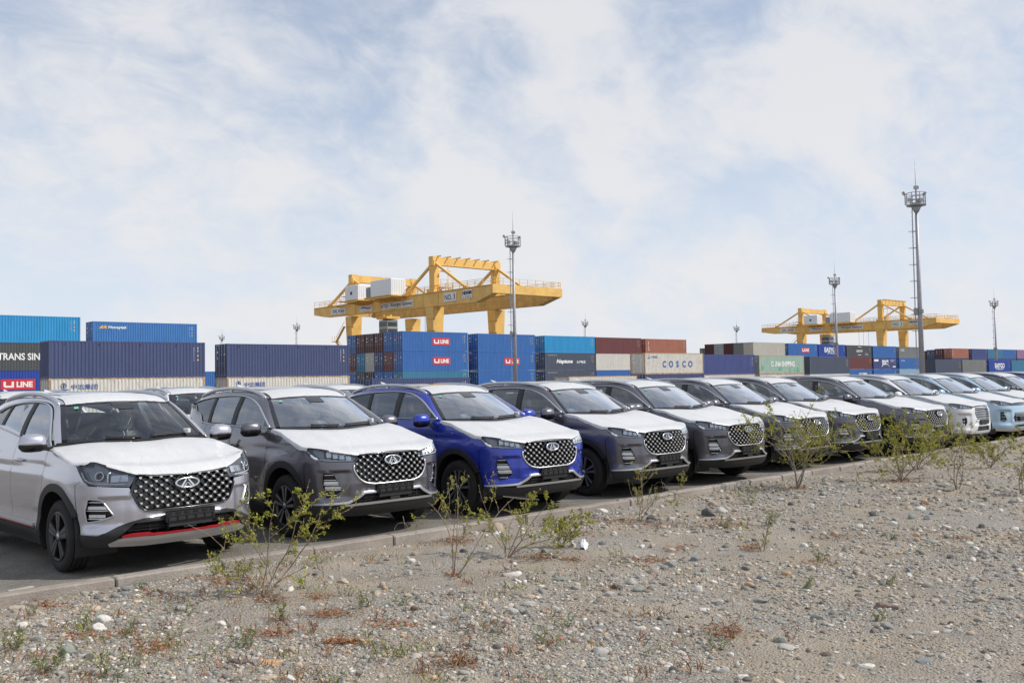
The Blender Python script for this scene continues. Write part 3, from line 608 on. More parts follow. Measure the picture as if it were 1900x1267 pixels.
    for k in range(4):
        za = GB-2-k*3.; s = 1 if k % 2 else -1
        mb.beam((xs_, Y2+2.4+s*1.6, za), (xs_, Y2+2.4-s*1.6, za-3.), .5, .12); mb.beam((xs_, Y2+2.4+s*1.6, za+1), (xs_, Y2+2.4-s*1.6, za-2.), .06); mb.box((xs_, Y2+2.4-s*1.9, za-3.), (1.2, 1.2, .1))
        mb.beam((xs_-.5, Y2+2.4-s*2.4, za-3), (xs_-.5, Y2+2.4-s*2.4, za-1.9), .06); mb.beam((xs_-.5, Y2+2.4-s*1.4, za-3), (xs_-.5, Y2+2.4-s*1.4, za-1.9), .06)
    for k in range(3): mb.box((xs_, Y2+3-k*1.5, GT-.5+k*.9), (1.5, 1.6, .12)); mb.beam((xs_-.6, Y2+3.6-k*1.5, GT+.6+k*.9), (xs_-.6, Y2+2.4-k*1.5, GT+.6+k*.9), .07); mb.beam((xs_-.6, Y2+3-k*1.5, GT-.5+k*.9), (xs_-.6, Y2+3-k*1.5, GT+.6+k*.9), .07)
    B('stair', mb, M_CRANE)
    # signs on the side of the near girder, read from the left
    def sign(u0, u1, v0, v1, body, m=M_INK2, frac=.82, hf=.62):
        ya, yb = y_at(u0, 100, v0), y_at(u1, 100, v0); za, zb = v0, v1
        s = B('sign', MB().box((X0-.05, (ya+yb)/2+dY, (za+zb)/2), (.06, ya-yb, za-zb)), M_SIGN)
        if body: 
            o = link('lettering', txt(body, w=(ya-yb)*frac, h=(za-zb)*hf, bold=.012), root, m, (-.10, (ya+yb)/2+dY-Y1, (za+zb)/2-z0), (0, 0, -PI/2))
        return (ya+yb)/2+dY, (za+zb)/2, ya-yb
    sign(610, 636, 17.2, 15.9, 'SWL 41ton'); y, z, w = sign(702, 760, 16.9, 15.7, None)
    for body, a, b in (('KTZE –', .355, .27), ('Khorgos', .035, .31), ('Gateway', -.325, .32)): link('lettering', txt(body, w=w*b, bold=.012), root, M_INK2, (-.10, y+a*w-Y1, z-z0), (0, 0, -PI/2))
    sign(816, 839, 17.3, 15.75, 'NO. %s' % number)
    y, z, w = sign(850, 868, 17.4, 16.0, None); link('lettering', txt('HDHM', w=w*.92, h=.62, bold=.06), root, M_BLACK, (-.10, y-Y1, z+.2-z0), (0, 0, -PI/2)); link('lettering', txt('1 9 8 1', w=w*.7, h=.2, bold=.04), root, M_BLACK, (-.10, y-Y1, z-.45-z0), (0, 0, -PI/2))
    y, z, w = sign(662, 685, 17.0, 15.75, None)
    for mm, pts in ((M_BLUEP, [(.42, .05), (.25, .32), (0, .1), (-.1, -.02)]), (M_REDP, [(.05, .08), (-.15, -.1), (-.35, -.02), (-.42, .25)])):
        mb = MB(); mb.tube([(X0-.12, y+a*w, z+b*.9) for a, b in pts], [.05, .13, .12, .04], 6); B('emblem', mb, mm)
    return root
M_INK2 = mat('lettering_dark', (.06, .06, .07), .6); M_BLUEP = mat('print_blue', (.06, .14, .32), .6); M_REDP = mat('print_red', (.5, .09, .05), .6)
crane(100., 0., '3', 'left of the light mast')
crane(274.3, 1.6, '2', 'smaller and further right')

# ------------------------------------------------------------------ light masts
M_POLE = mat('mast_steel', (.38, .375, .40), .5, .3, var=.1, vscale=3); M_LAMP = mat('floodlight_grey', (.30, .31, .33), .5, .3); M_LENS = mat('floodlight_lens', (.55, .56, .57), .15)
def mast(u, v, D, label, seed=0, top=None):
    d = ray(u, v); h = math.hypot(d.x, d.y); x, y = d.x*D/h, d.y*D/h; z1 = CAM_H+d.z*D/h; z0 = (-.5 if y > 55 else 0) if y < 98 else .2; z0 += drop(x) if y > 50 else 0
    root = tag(empty('light_mast', (x, y, z0)), label, 'light mast', 'light masts of the yard', ); H = z1-z0; r = random.Random(seed)
    mb = MB(); mb.tube([(0, 0, 0), (0, 0, H*.5), (0, 0, H)], [.30, .23, .15], 12); mb.tube([(0, 0, 0), (0, 0, .25)], .5, 12); mb.build('pole', M_POLE, root)
    az = math.atan2(-y, -x)
    lx, ly = math.cos(az-1.45)*.50, math.sin(az-1.45)*.50
    mb = MB(); px, py = -ly*.36, lx*.36
    for s in (-1, 1): mb.beam((lx+px*s, ly+py*s, 2), (lx*.85+px*s, ly*.85+py*s, H), .045)
    for k in range(int((H-2)/.45)): mb.beam((lx+px, ly+py, 2+k*.45), (lx-px, ly-py, 2+k*.45), .03)
    for k in range(int((H-2)/1.8)): mb.beam((0, 0, 2.6+k*1.8), (lx*1.05, ly*1.05, 2.6+k*1.8), .05); mb.tube([(lx+.4*math.cos(t)-.0, ly+.4*math.sin(t), 2.6+k*1.8) for t in np.linspace(0, 2*PI, 10)], .02, 4)
    mb.build('ladder', M_GALV, root)
    P = MB(); n = 8; R = 1.02
    P.tube([(0, 0, H-.02), (0, 0, H+.08)], R, n, smooth=False); P.tube([(0, 0, H-.7), (0, 0, H)], [.25, .6], 8); P.build('platform', M_GALV, root)
    mb = MB(); ring = [(R*math.cos(2*PI*k/n), R*math.sin(2*PI*k/n)) for k in range(n+1)]
    for (a, b) in ring[:-1]: mb.beam((a, b, H), (a, b, H+1.35), .07)
    for zz in (.1, .5, .9, 1.35):
        for q in range(n): mb.beam((*ring[q], H+zz), (*ring[q+1], H+zz), .065)
    mb.build('railing', M_GALV, root)
    for k, (t, zz, rr) in enumerate(((az+.5, .5, 1.0), (az-.6, .55, 1.05), (az+.1, 1.9, .55), (az-1.3, 1.4, 1.25), (az+1.9, 1.3, .9), (az+2.9, .7, 1.0))):
        M = Matrix.Rotation(t, 3, 'Z') @ Matrix.Rotation(.5+r.uniform(-.1, .15), 3, 'Y')
        mb = MB(); mb.bbox((math.cos(t)*rr, math.sin(t)*rr, H+zz), (.2, .52, .40), .05, M); f = mb.build('floodlight', M_LAMP, root)
        mb = MB(); mb.box(Vector((math.cos(t)*rr, math.sin(t)*rr, H+zz))+M @ Vector((.105, 0, 0)), (.02, .44, .32), M=M); mb.build('lens', M_LENS, f)
        mb = MB(); mb.beam((math.cos(t)*rr*.9, math.sin(t)*rr*.9, H+.1), (math.cos(t)*rr*.9, math.sin(t)*rr*.9, H+zz), .08); mb.build('bracket', M_GALV, f)
    mb = MB(); mb.tube([(0, 0, H), (0, 0, H+1.9)], .07, 6); mb.tube([(0, 0, H+1.9), (0, 0, H+4.9)], [.035, .015], 5); mb.build('lightning_rod', M_GALV, root)
    mb = MB(); mb.bbox((lx*.7, ly*.7, H*.42), (.45, .45, .75), .03); mb.bbox((lx*-.2-.2, ly*-.2-.1, H*.42), (.3, .5, .45), .03); mb.build('junction_box', M_LAMP, root)
mast(952, 458, 124, 'grey light mast standing in front of the left-hand yellow crane', 1)
mast(1700, 382, 108, 'tallest-looking light mast at the right, with a caged ladder and round platform', 2)
mast(1549, 528, 197, 'slim light mast crossing in front of the right-hand yellow crane', 3)
mast(1845, 568, 285, 'thin light mast near the right edge behind the far container row', 4)
mast(551, 611, 315, 'small distant light mast left of the left-hand crane, above a navy container', 5)
mast(1086, 604, 322, 'small distant light mast above the bright cyan container', 6)
mast(1367, 613, 375, 'small distant light mast above the far green containers', 7)
mast(412, 630, 392, 'tiny distant light mast above the gap between the two navy containers', 8)
mast(1684, 607, 420, 'tiny distant light mast seen below the right-hand crane girder', 9) if False else None
# ------------------------------------------------------------------ cars
def crom(pts, n=16, sym=False):
    P = np.array(pts, float); P = np.vstack([P[1]*[1, -1] if sym else 2*P[0]-P[1], P, P[-2]*[1, -1] if sym else 2*P[-1]-P[-2]]); out = []
    for i in range(1, len(P)-2):
        p0, p1, p2, p3 = P[i-1:i+3]
        for t in np.linspace(0, 1, n, endpoint=False): out.append(.5*(2*p1+(p2-p0)*t+(2*p0-5*p1+4*p2-p3)*t*t+(3*p1-p0-3*p2+p3)*t**3))
    out.append(P[-2]); return np.array(out)
def resample(P, n):
    P = np.asarray(P, float); d = np.r_[0, np.cumsum(np.linalg.norm(np.diff(P, axis=0), axis=1))]; t = np.linspace(0, d[-1], n)
    return np.stack([np.interp(t, d, P[:, k]) for k in range(P.shape[1])], 1)
def sstep(a, b, x):
    t = np.clip((x-a)/(b-a), 0, 1); return t*t*(3-2*t)
def in_poly(P, poly):
    x, y = P[:, 0], P[:, 1]; r = np.zeros(len(P), bool); n = len(poly); j = n-1
    for i in range(n):
        xi, yi = poly[i]; xj, yj = poly[j]
        if yi != yj:
            c = ((yi > y) != (yj > y)) & (x < (xj-xi)*(y-yi)/(yj-yi)+xi); r ^= c
        j = i
    return r
class Skin:
    """body skin: s runs round the plan from the nose (0) along the flank to the tail, z is height"""
    def __init__(k, plan, F, S, R, sf, sr, arches, flare=.014, dents=()):
        D = crom(plan, 24, True); D[0, 1] = 0; k.P = D; k.L = np.r_[0, np.cumsum(np.hypot(*np.diff(D, axis=0).T))]
        T = np.gradient(D, axis=0); T[0] = (0, 1); T[-1] = (0, -1); T /= np.linalg.norm(T, axis=1)[:, None]; k.N = np.stack([T[:, 1], -T[:, 0]], 1)
        k.F, k.S, k.R, k.sf, k.sr, k.arches, k.flare = F, S, R, sf, sr, arches, flare; k.dents = dents; k.imax = int(np.argmax(D[:, 1] >= D[:, 1].max()-1e-4))
    def sx(k, x): return float(np.interp(-x, -k.P[:, 0], k.L))
    def sy(k, y): return float(np.interp(y, k.P[:k.imax+1, 1], k.L[:k.imax+1]))
    def map(k, Q, d=0.):
        Q = np.asarray(Q, float); s, z = Q[:, 0], Q[:, 1]; a = np.abs(s)
        bx, by = np.interp(a, k.L, k.P[:, 0]), np.interp(a, k.L, k.P[:, 1]); nx, ny = np.interp(a, k.L, k.N[:, 0]), np.interp(a, k.L, k.N[:, 1])
        wf = 1-sstep(k.sf[0], k.sf[1], a); wr = sstep(k.sr[0], k.sr[1], a); ws = 1-wf-wr
        g = lambda T: (2*np.interp(z, *T)+np.interp(z-.025, *T)+np.interp(z+.025, *T))/4
        o = wf*g(k.F)+ws*g(k.S)+wr*g(k.R)
        for ax, az, ar in k.arches:
            dd = np.hypot(bx-ax, z-az)-ar; o = o-k.flare*ws*np.exp(-(np.maximum(dd, 0)/.10)**2)
        # a pressed line along the doors
        o = o+.012*ws*np.exp(-((z-.97-.03*(bx+1.2))/.035)**2)*sstep(.4, -.3, bx)
        for s0, s1, z0, z1, dp, es, et, eb in k.dents: o = o+dp*sstep(s0-es, s0, a)*(1-sstep(s1, s1+es, a))*sstep(z0-eb, z0, z)*(1-sstep(z1, z1+et, z))
        o = o-d
        return np.stack([bx-nx*o, np.sign(s)*(by-ny*o), z], 1)
def panel(name, outline, mapf, m, parent, holes=(), step=.06, thick=.014, mirror=False, dens=True, rimdir=None):
    """a sheet cut out of a surface: outline and holes in the surface's own coordinates; edges turned in"""
    def densify(P, h):
        P = [p for i, p in enumerate(P) if abs(p[0]-P[i-1][0])+abs(p[1]-P[i-1][1]) > 1e-5]; out = []; n = len(P)
        for i in range(n):
            a, b = np.array(P[i]), np.array(P[(i+1) % n]); k = max(1, int(np.ceil(np.linalg.norm(b-a)/h)))
            for q in range(k): out.append(a+(b-a)*q/k)
        return np.array(out)
    loops = [densify(outline, step*.75)]+[densify(h, step*.6) for h in holes]
    lo, hi = loops[0].min(0), loops[0].max(0)
    gx = np.arange(lo[0]+step*.5, hi[0], step); gz = np.arange(lo[1]+step*.5, hi[1], step*.8)
    G = np.stack(np.meshgrid(gx, gz, indexing='ij'), -1).reshape(-1, 2) if len(gx) and len(gz) else np.zeros((0, 2))
    if len(G):
        ok = in_poly(G, loops[0])
        for h in loops[1:]: ok &= ~in_poly(G, h)
        B = np.vstack(loops); dist = np.min(np.hypot(G[:, None, 0]-B[None, :, 0], G[:, None, 1]-B[None, :, 1]), 1); G = G[ok & (dist > step*.45)]
    V = []; E = []
    for l in loops:
        n0 = len(V); V += [Vector(p) for p in l]; E += [(n0+i, n0+(i+1) % len(l)) for i in range(len(l))]
    nb = len(V); V += [Vector(p) for p in G]
    vo, eo, fo, ov, oe, of = delaunay_2d_cdt(V, E, [], 0, 1e-7)
    VV = np.array([tuple(v) for v in vo]); Fm = np.array(fo)
    cen = VV[Fm].mean(1); ok = in_poly(cen, loops[0])
    for h in loops[1:]: ok &= ~in_poly(cen, h)
    Fm = Fm[ok]; P = mapf(VV); e = 1e-3
    Na = np.cross(mapf(VV+[e, 0])-mapf(VV-[e, 0]), mapf(VV+[0, e])-mapf(VV-[0, e])); Na /= np.linalg.norm(Na, axis=1)[:, None]+1e-12
    # CDT keeps winding counter-clockwise; outward is to the right flank (y<0) or the nose
    c = P.mean(0); outw = np.array([c[0]+1.2, c[1], c[2]-.6]) if rimdir is None else np.array(rimdir)
    if np.dot(Na.mean(0), outw) < 0: Na = -Na; Fm = Fm[:, ::-1]
    # rim
    cnt = {}
    for f in Fm:
        for i in range(3):
            a, b = int(f[i]), int(f[(i+1) % 3]); cnt[(a, b)] = 1
    rim = [(a, b) for (a, b) in cnt if (b, a) not in cnt]
    verts = P.tolist(); nor = Na.tolist(); faces = Fm.tolist()
    if thick:
        for a, b in rim:
            pa, pb = P[a], P[b]; qa, qb = pa-Na[a]*thick, pb-Na[b]*thick; k = len(verts); fn = np.cross(pb-pa, Na[a]); fn = fn/(np.linalg.norm(fn)+1e-9)
            verts += [pa.tolist(), pb.tolist(), qb.tolist(), qa.tolist()]; nor += [fn.tolist()]*4; faces.append([k+1, k, k+3, k+2])
    def make(mir):
        me = bpy.data.meshes.new(name); s = -1 if mir else 1
        me.from_pydata([(v[0], s*v[1], v[2]) for v in verts], [], [f[::-1] for f in faces] if mir else faces)
        me.polygons.foreach_set('use_smooth', [True]*len(faces)); me.update()
        me.normals_split_custom_set_from_vertices([(n_[0], s*n_[1], n_[2]) for n_ in nor]); return me
    o = link(name, make(False), parent, m)
    if mirror: return o, link(name, make(True), parent, m)
    return o
def coons(c0, c1, d0, d1, nu, nv, bulge=None):
    """patch between curves c0 (v=0), c1 (v=1) running in u, and d0 (u=0), d1 (u=1) running in v"""
    c0, c1, d0, d1 = resample(c0, nu), resample(c1, nu), resample(d0, nv), resample(d1, nv); u = np.linspace(0, 1, nu)[:, None, None]; v = np.linspace(0, 1, nv)[None, :, None]
    P = (1-v)*c0[:, None]+v*c1[:, None]+(1-u)*d0[None]+u*d1[None]-((1-u)*(1-v)*c0[0]+u*(1-v)*c0[-1]+(1-u)*v*c1[0]+u*v*c1[-1])
    if bulge is not None: P = P+bulge(u, v)
    return P
mirr = lambda C: np.asarray(C, float)*[1, -1, 1]

def glass_mat(name, tint, ior=1.5, base=.0, gain=1.5):
    m = bpy.data.materials.new(name); m.use_nodes = True; nt = m.node_tree; N = nt.nodes; L = nt.links; N.remove(N['Principled BSDF'])
    t = N.new('ShaderNodeBsdfTransparent'); t.inputs[0].default_value = (*tint, 1); g = N.new('ShaderNodeBsdfGlossy'); g.inputs['Roughness'].default_value = .015; g.inputs[0].default_value = (.95, .97, 1, 1)
    f = N.new('ShaderNodeFresnel'); f.inputs[0].default_value = ior; a = N.new('ShaderNodeMath'); a.operation = 'MULTIPLY_ADD'; a.inputs[1].default_value = gain; a.inputs[2].default_value = base; a.use_clamp = True
    L.new(f.outputs[0], a.inputs[0]); x = N.new('ShaderNodeMixShader'); L.new(a.outputs[0], x.inputs[0]); L.new(t.outputs[0], x.inputs[1]); L.new(g.outputs[0], x.inputs[2]); L.new(x.outputs[0], N['Material Output'].inputs[0]); return m
def car_paint(name, col, metal=.7, rough=.30):
    m = mat(name, col, rough, metal, coat=1.); nt = m.node_tree; N = nt.nodes; L = nt.links; p = N['Principled BSDF']
    tc = N.new('ShaderNodeTexCoord'); n = N.new('ShaderNodeTexNoise'); n.inputs['Scale'].default_value = 2.2; n.inputs['Detail'].default_value = 5; L.new(tc.outputs['Object'], n.inputs[0])
    r = N.new('ShaderNodeMapRange'); r.inputs[3].default_value = rough-.04; r.inputs[4].default_value = rough+.05; L.new(n.outputs[0], r.inputs[0]); L.new(r.outputs[0], p.inputs['Roughness'])
    # thin road dust lying on the lacquer
    n2 = N.new('ShaderNodeTexNoise'); n2.inputs['Scale'].default_value = 5; n2.inputs['Detail'].default_value = 8; L.new(tc.outputs['Object'], n2.inputs[0])
    r2 = N.new('ShaderNodeMapRange'); r2.inputs[1].default_value = .35; r2.inputs[2].default_value = .8; r2.inputs[3].default_value = .01; r2.inputs[4].default_value = .05; L.new(n2.outputs[0], r2.inputs[0]); L.new(r2.outputs[0], p.inputs['Coat Roughness'])
    return m
P_GREY = car_paint('paint_grey', (.135, .132, .155), .65); P_GREY2 = car_paint('paint_grey_dark', (.112, .110, .132), .65); P_BLUE = car_paint('paint_blue', (.012, .034, .36), .32, .26); P_SILVER = car_paint('paint_silver', (.50, .50, .565), .68, .24)
P_WHITE = car_paint('paint_white', (.66, .67, .69), .0, .4); P_SKY = car_paint('paint_sky', (.36, .52, .66), .25); P_NIGHT = car_paint('paint_night', (.045, .042, .062)); P_DEEP = car_paint('paint_deep', (.02, .018, .16), .3)
M_GLASS = glass_mat('windscreen_glass', (.84, .91, .89), 1.5, .02, 2.0); M_GLASSB = glass_mat('windscreen_glass_raked', (.76, .83, .81), 1.5, .10, 4.2); M_SIDEGLASS = glass_mat('side_glass', (.80, .86, .86), 1.5, .05, 2.0); M_CLEAR = glass_mat('lamp_cover', (.93, .95, .97), 1.45); M_DARKGLASS = mat('black_glass', (.012, .012, .014), .06, coat=.5)
M_PLASTIC = mat('black_plastic', (.020, .020, .022), .55, var=.2, vscale=8); M_GLOSSB = mat('gloss_black', (.012, .012, .014), .18, coat=.6); M_CHROME = mat('chrome', (.80, .81, .83), .12, 1.); M_LATT = mat('lattice_black', (.045, .046, .05), .22, .3, coat=.5); M_STUD = mat('stud_bright', (.95, .95, .95), .28, .6); M_SATIN = mat('satin_silver', (.55, .56, .58), .34, .75)
M_TYRE = mat('tyre_rubber', (.022, .021, .021), .85, var=.25, vscale=10, bump=.2, bscale=40); M_RIM = mat('rim_dark', (.055, .055, .06), .32, .7); M_RIMF = mat('rim_machined', (.46, .47, .49), .3, .8); M_DISC = mat('brake_disc', (.14, .14, .14), .4, .8)
M_SEAT = mat('seat_black', (.03, .03, .032), .7); M_WRAP = mat('clear_wrap', (.42, .43, .44), .13, var=.6, vscale=9, bump=1., bscale=11, coat=.9, spec=1.); M_DASH = mat('dash_dark', (.022, .022, .024), .6); M_TRIMC = mat('cabin_pillar_pale', (.42, .43, .44), .7)
M_LED = mat('lamp_reflector', (.80, .82, .85), .22, .35); M_LAMPD = mat('lamp_housing', (.22, .23, .26), .22, .5); M_REDLIP = mat('red_lip', (.36, .014, .022), .4, coat=.2); M_MUD = mat('mud_flap', (.03, .032, .036), .8); M_STICK = mat('sticker_green', (.15, .45, .32), .6)
def film_mat():
    m = mat('protective_film', (.56, .565, .57), .34, var=.06, vscale=2.2, spec=.5); nt = m.node_tree; N = nt.nodes; L = nt.links; p = N['Principled BSDF']
    tc = N.new('ShaderNodeTexCoord'); last = None
    for sc, st, di, dist in (((.8, 3.2, 1), .42, .016, 1.0), ((3.5, 1.4, 2), .22, .010, 1.6), ((13, 13, 13), .07, .004, .3)):   # creases running both ways, then fine crinkle
        mp = N.new('ShaderNodeMapping'); mp.inputs['Scale'].default_value = sc; L.new(tc.outputs['Object'], mp.inputs[0])
        n = N.new('ShaderNodeTexNoise'); n.inputs['Scale'].default_value = 1.6; n.inputs['Detail'].default_value = 5; n.inputs['Distortion'].default_value = dist; L.new(mp.outputs[0], n.inputs[0])
        a = N.new('ShaderNodeMath'); a.operation = 'SUBTRACT'; a.inputs[1].default_value = .5; L.new(n.outputs[0], a.inputs[0]); q = N.new('ShaderNodeMath'); q.operation = 'ABSOLUTE'; L.new(a.outputs[0], q.inputs[0])
        b = N.new('ShaderNodeBump'); b.inputs['Strength'].default_value = st; b.inputs['Distance'].default_value = di*3; L.new(q.outputs[0], b.inputs['Height'])
        if last: L.new(last, b.inputs['Normal'])
        last = b.outputs[0]
    L.new(last, p.inputs['Normal']); return m
M_FILM = film_mat(); M_FILM2 = mat('thin_film_edge', (.55, .565, .59), .35, var=.08, vscale=9, bump=.4, bscale=20)

def wheel(parent, x, y, r, w, kind):
    """tyre, rim with spokes; outer face at -Y before turning"""
    side = 1 if y > 0 else -1
    e = empty('wheel', (x, y, r), 0 if side < 0 else PI, parent); rr = r-(.128 if kind == 'B' else .112)
    mb = MB(); h = w/2
    prof = [(rr, -h+.012), (rr+.02, -h+.004), (r-.07, -h-.004), (r-.035, -h+.004), (r-.012, -h+.022), (r-.003, -h+.05)]
    for q in (-.62, -.2, .2, .62):
        c = q*h; prof += [(r, c-.016), (r, c-.006), (r-.010, c-.004), (r-.010, c+.004), (r, c+.006), (r, c+.016)] if abs(q) < .7 else []
    prof += [(r-.003, h-.05), (r-.012, h-.022), (r-.06, h), (rr, h-.012)]
    mb.lathe(prof, 48); mb.build('tyre', M_TYRE, e)
    mb = MB(); mb.lathe([(rr+.004, -h+.012), (rr-.004, -h-.002), (rr-.016, -h+.004), (rr-.022, -h+.05), (rr-.035, h*.4), (rr-.03, h)], 40); mb.build('rim', M_RIM, e)
    mb = MB(); mb.lathe([(.0, .02), (rr*.72, .02), (rr*.72, .035)], 28); mb.lathe([(rr-.04, .05), (0, .05)], 28); mb.build('brake_disc', M_DISC, e)
    sp = MB(); fc = MB(); n = 5
    for k in range(n):
        for s in (-1, 1):
            a0 = 2*PI*k/n+.3; spread = .20 if kind == 'B' else .12
            a1 = a0+s*spread; i0 = a0+s*.26
            p0 = Vector((math.cos(i0)*.055, -h+.03, math.sin(i0)*.055)); p1 = Vector((math.cos(a1)*(rr-.012), -h+.016, math.sin(a1)*(rr-.012)))
            sp.beam(p0, p1, .034, .05, (0, 1, 0), .05 if kind == 'B' else .07, .03)
            fc.beam(p0+Vector((0, -.026, 0)), p1+Vector((0, -.0165, 0)), .018, .004, (0, 1, 0), .034, .004)
    sp.lathe([(.0, -h+.002), (.05, -h+.004), (.07, -h+.02), (.07, -h+.06)], 20); sp.build('spokes', M_RIM, e); fc.build('spoke_faces', M_RIMF if kind == 'B' else M_DISC, e)
    mb = MB(); mb.lathe([(0, -h-.001), (.03, -h), (.032, -h+.004)], 16)
    for k in range(5): mb.lathe([(0, -h+.006), (.010, -h+.006), (.010, -h+.02)], 6, c=(math.cos(k*2*PI/5)*.056, 0, math.sin(k*2*PI/5)*.056))
    mb.build('hub_cap', M_SATIN, e)
    return e
def seat(parent, x, y, wrap=True):
    e = empty('seat', (x, y, .43), 0, parent); m = M_WRAP if wrap else M_SEAT
    mb = MB(); mb.bbox((0, 0, .10), (.52, .50, .20), .06); mb.build('cushion', m, e)
    mb = MB(); R = Matrix.Rotation(-.30, 3, 'Y'); mb.bbox(Vector((-.30, 0, .50)), (.16, .50, .66), .06, R); mb.build('seat_back', m, e)
    mb = MB(); mb.bbox(Vector((-.43, 0, .93)), (.11, .27, .20), .05, R); mb.beam((-.39, -.06, .78), (-.42, -.06, .86), .015); mb.beam((-.39, .06, .78), (-.42, .06, .86), .015); mb.build('headrest', m, e)
def build_car(key, label, paint):
    D = CARS[key]; sk = Skin(D['plan'], D['F'], D['S'], D['R'], (.45, 1.15), (4.0, 4.6), [(0, D['r'], D['ra']), (-D['wb'], D['r'], D['ra'])], dents=D['dents'])
    root = tag(empty('parked_car'), label, 'car', 'cars parked along the kerb'); r = D['r']; wb = D['wb']; ra = D['ra']; rc = ra-.075
    mp = lambda d=0.: (lambda Q: sk.map(Q, d)); neg = lambda P: [(-a, b) for a, b in P]
    pt = lambda s, z, d=0.: Vector(sk.map(np.array([[s, z]]), d)[0])
    def arc(cx, rad, a0, a1, n=18): return [(sk.sx(cx+rad*math.cos(t)), r+rad*math.sin(t)) for t in np.linspace(a0, a1, n)]
    xs = sk.sx; zt = [p for p in zip(*D['ztop']) if p[0] < xs(-2.25)]+[(xs(x), z-.012) for x, z in D['Wb'][::-1] if x < -2.25]+[(xs(D['Wb'][0][0]-.14), D['Wb'][0][1]+.02), (9, D['Wb'][0][1]+.02)]
    top = lambda s: float(np.interp(s, [p[0] for p in zt], [p[1] for p in zt]))
    # --- flank panels (right side, s<0) and their mirror images
    fx = D['cut'][0]; g = .004; zb = .325
    tip = D['lamp'][0]; seam = D['seam']
    a_f0 = math.acos(max(-1, (sk.P[int(np.argmin(abs(sk.L-seam[-1][0])))][0])/ra)) if False else D['aF']
    fen = [(tip[0]+.004, tip[1]+.004)]+[(a+g, b) for a, b in seam]+arc(0, ra-.01, a_f0, PI-math.asin((zb-r)/ra) if zb > r else PI+.09)+[(xs(-ra-.035+g), zb), (xs(-ra-.03+g), .47), (xs(fx+g), .76), (xs(fx+g), top(xs(fx)))]
    for q in np.linspace(xs(fx)-.08, tip[0]+.06, 8): fen.append((q, top(q)))
    panel('fender', neg(fen), mp(), paint, root, mirror=True, rimdir=(0, -1, 0))
    d1, d2 = D['cut'][1], D['cut'][2]
    fd = [(xs(-ra-.035-g), zb), (xs(-ra-.03-g), .47), (xs(fx-g), .76), (xs(fx-g), top(xs(fx)))]+[(xs(q), top(xs(q))) for q in np.linspace(fx-.1, d1+.05, 6)]+[(xs(d1+g), top(xs(d1))), (xs(d1+g), zb)]
    panel('front_door', neg(fd), mp(), paint, root, mirror=True, rimdir=(0, -1, 0))
    a1 = math.acos(min(1, (d2-.0+wb)/ra)) if abs(d2+wb) < ra else 0
    xr0 = -wb+math.sqrt(ra*ra-(zb-r)**2)
    rd = [(xs(d1-g), zb), (xs(d1-g), top(xs(d1)))]+[(xs(q), top(xs(q))) for q in np.linspace(d1-.1, d2+.05, 6)]+[(xs(d2+g), top(xs(d2)))]+arc(-wb, ra-.01, a1, math.asin((zb-r)/ra), 12)
    panel('rear_door', neg(rd), mp(), paint, root, mirror=True, rimdir=(0, -1, 0))
    send = sk.L[-1]-.02
    qp = arc(-wb, ra-.01, PI+.08, a1+.02, 22)+[(xs(d2-g), top(xs(d2)))]+[(q, top(q)) for q in sorted([p[0] for p in zt if xs(d2)+.02 < p[0] < send-.5]+list(np.linspace(xs(d2)+.1, send-.5, 6)))]+[(send, top(send-.5)), (send, .34)]
    panel('quarter_panel', neg(qp), mp(), paint, root, mirror=True, rimdir=(0, -1, 0))
    # --- wheel arch and sill cladding
    for cx in (0, -wb):
        e0 = D['aF']-.02 if cx == 0 else -.06; ring = arc(cx, ra, e0, PI+.10, 26)+arc(cx, rc, PI+.10, e0+.04, 26)
        panel('arch_cladding', neg(ring), mp(.010), M_PLASTIC, root, mirror=True, step=.05, rimdir=(0, -1, 0))
        for s in (-1, 1):
            mb = MB(); P = []
            for t in np.linspace(-.35, PI+.35, 20):
                P.append([(cx+(rc+.03)*math.cos(t), s*.90, r+(rc+.03)*math.sin(t)), (cx+(rc+.03)*math.cos(t), s*.50, r+(rc+.03)*math.sin(t))])
            mb.grid(P); mb.build('arch_liner', M_PLASTIC, root)
    sl = [(xs(-ra+.03), .20), (xs(-ra+.03), zb+.035), (xs(-wb+ra-.03), zb+.035), (xs(-wb+ra-.03), .20)]
    panel('sill', neg(sl), mp(.012), M_PLASTIC, root, mirror=True, rimdir=(0, -1, 0))
    if key == 'A':
        mb = [(xs(-.62), .385), (xs(-.62), .42), (xs(-2.0), .42), (xs(-2.0), .385)]; panel('sill_trim', neg(mb), mp(.016), M_SATIN, root, mirror=True, rimdir=(0, -1, 0))
        mb = [(xs(-.58), .370), (xs(-.58), .381), (xs(-2.0), .381), (xs(-2.0), .370)]; panel('sill_stripe', neg(mb), mp(.015), M_REDLIP, root, mirror=True, rimdir=(0, -1, 0))
    # underbody and tail
    mb = MB(); mb.box((-wb/2, 0, .42), (wb-.95, 1.62, .34)); mb.box((-wb/2, 0, .5), (wb+1.3, 1.02, .40)); mb.box((D['nose']-.30, 0, .42), (.20, 1.25, .22)); mb.box((-wb/2-.1, 0, .85), (wb-.4, 1.5, .06)); mb.build('underbody', M_PLASTIC, root)
    # --- nose
    face = D['face']; lamp = D['lamp']; gr = D['grille']
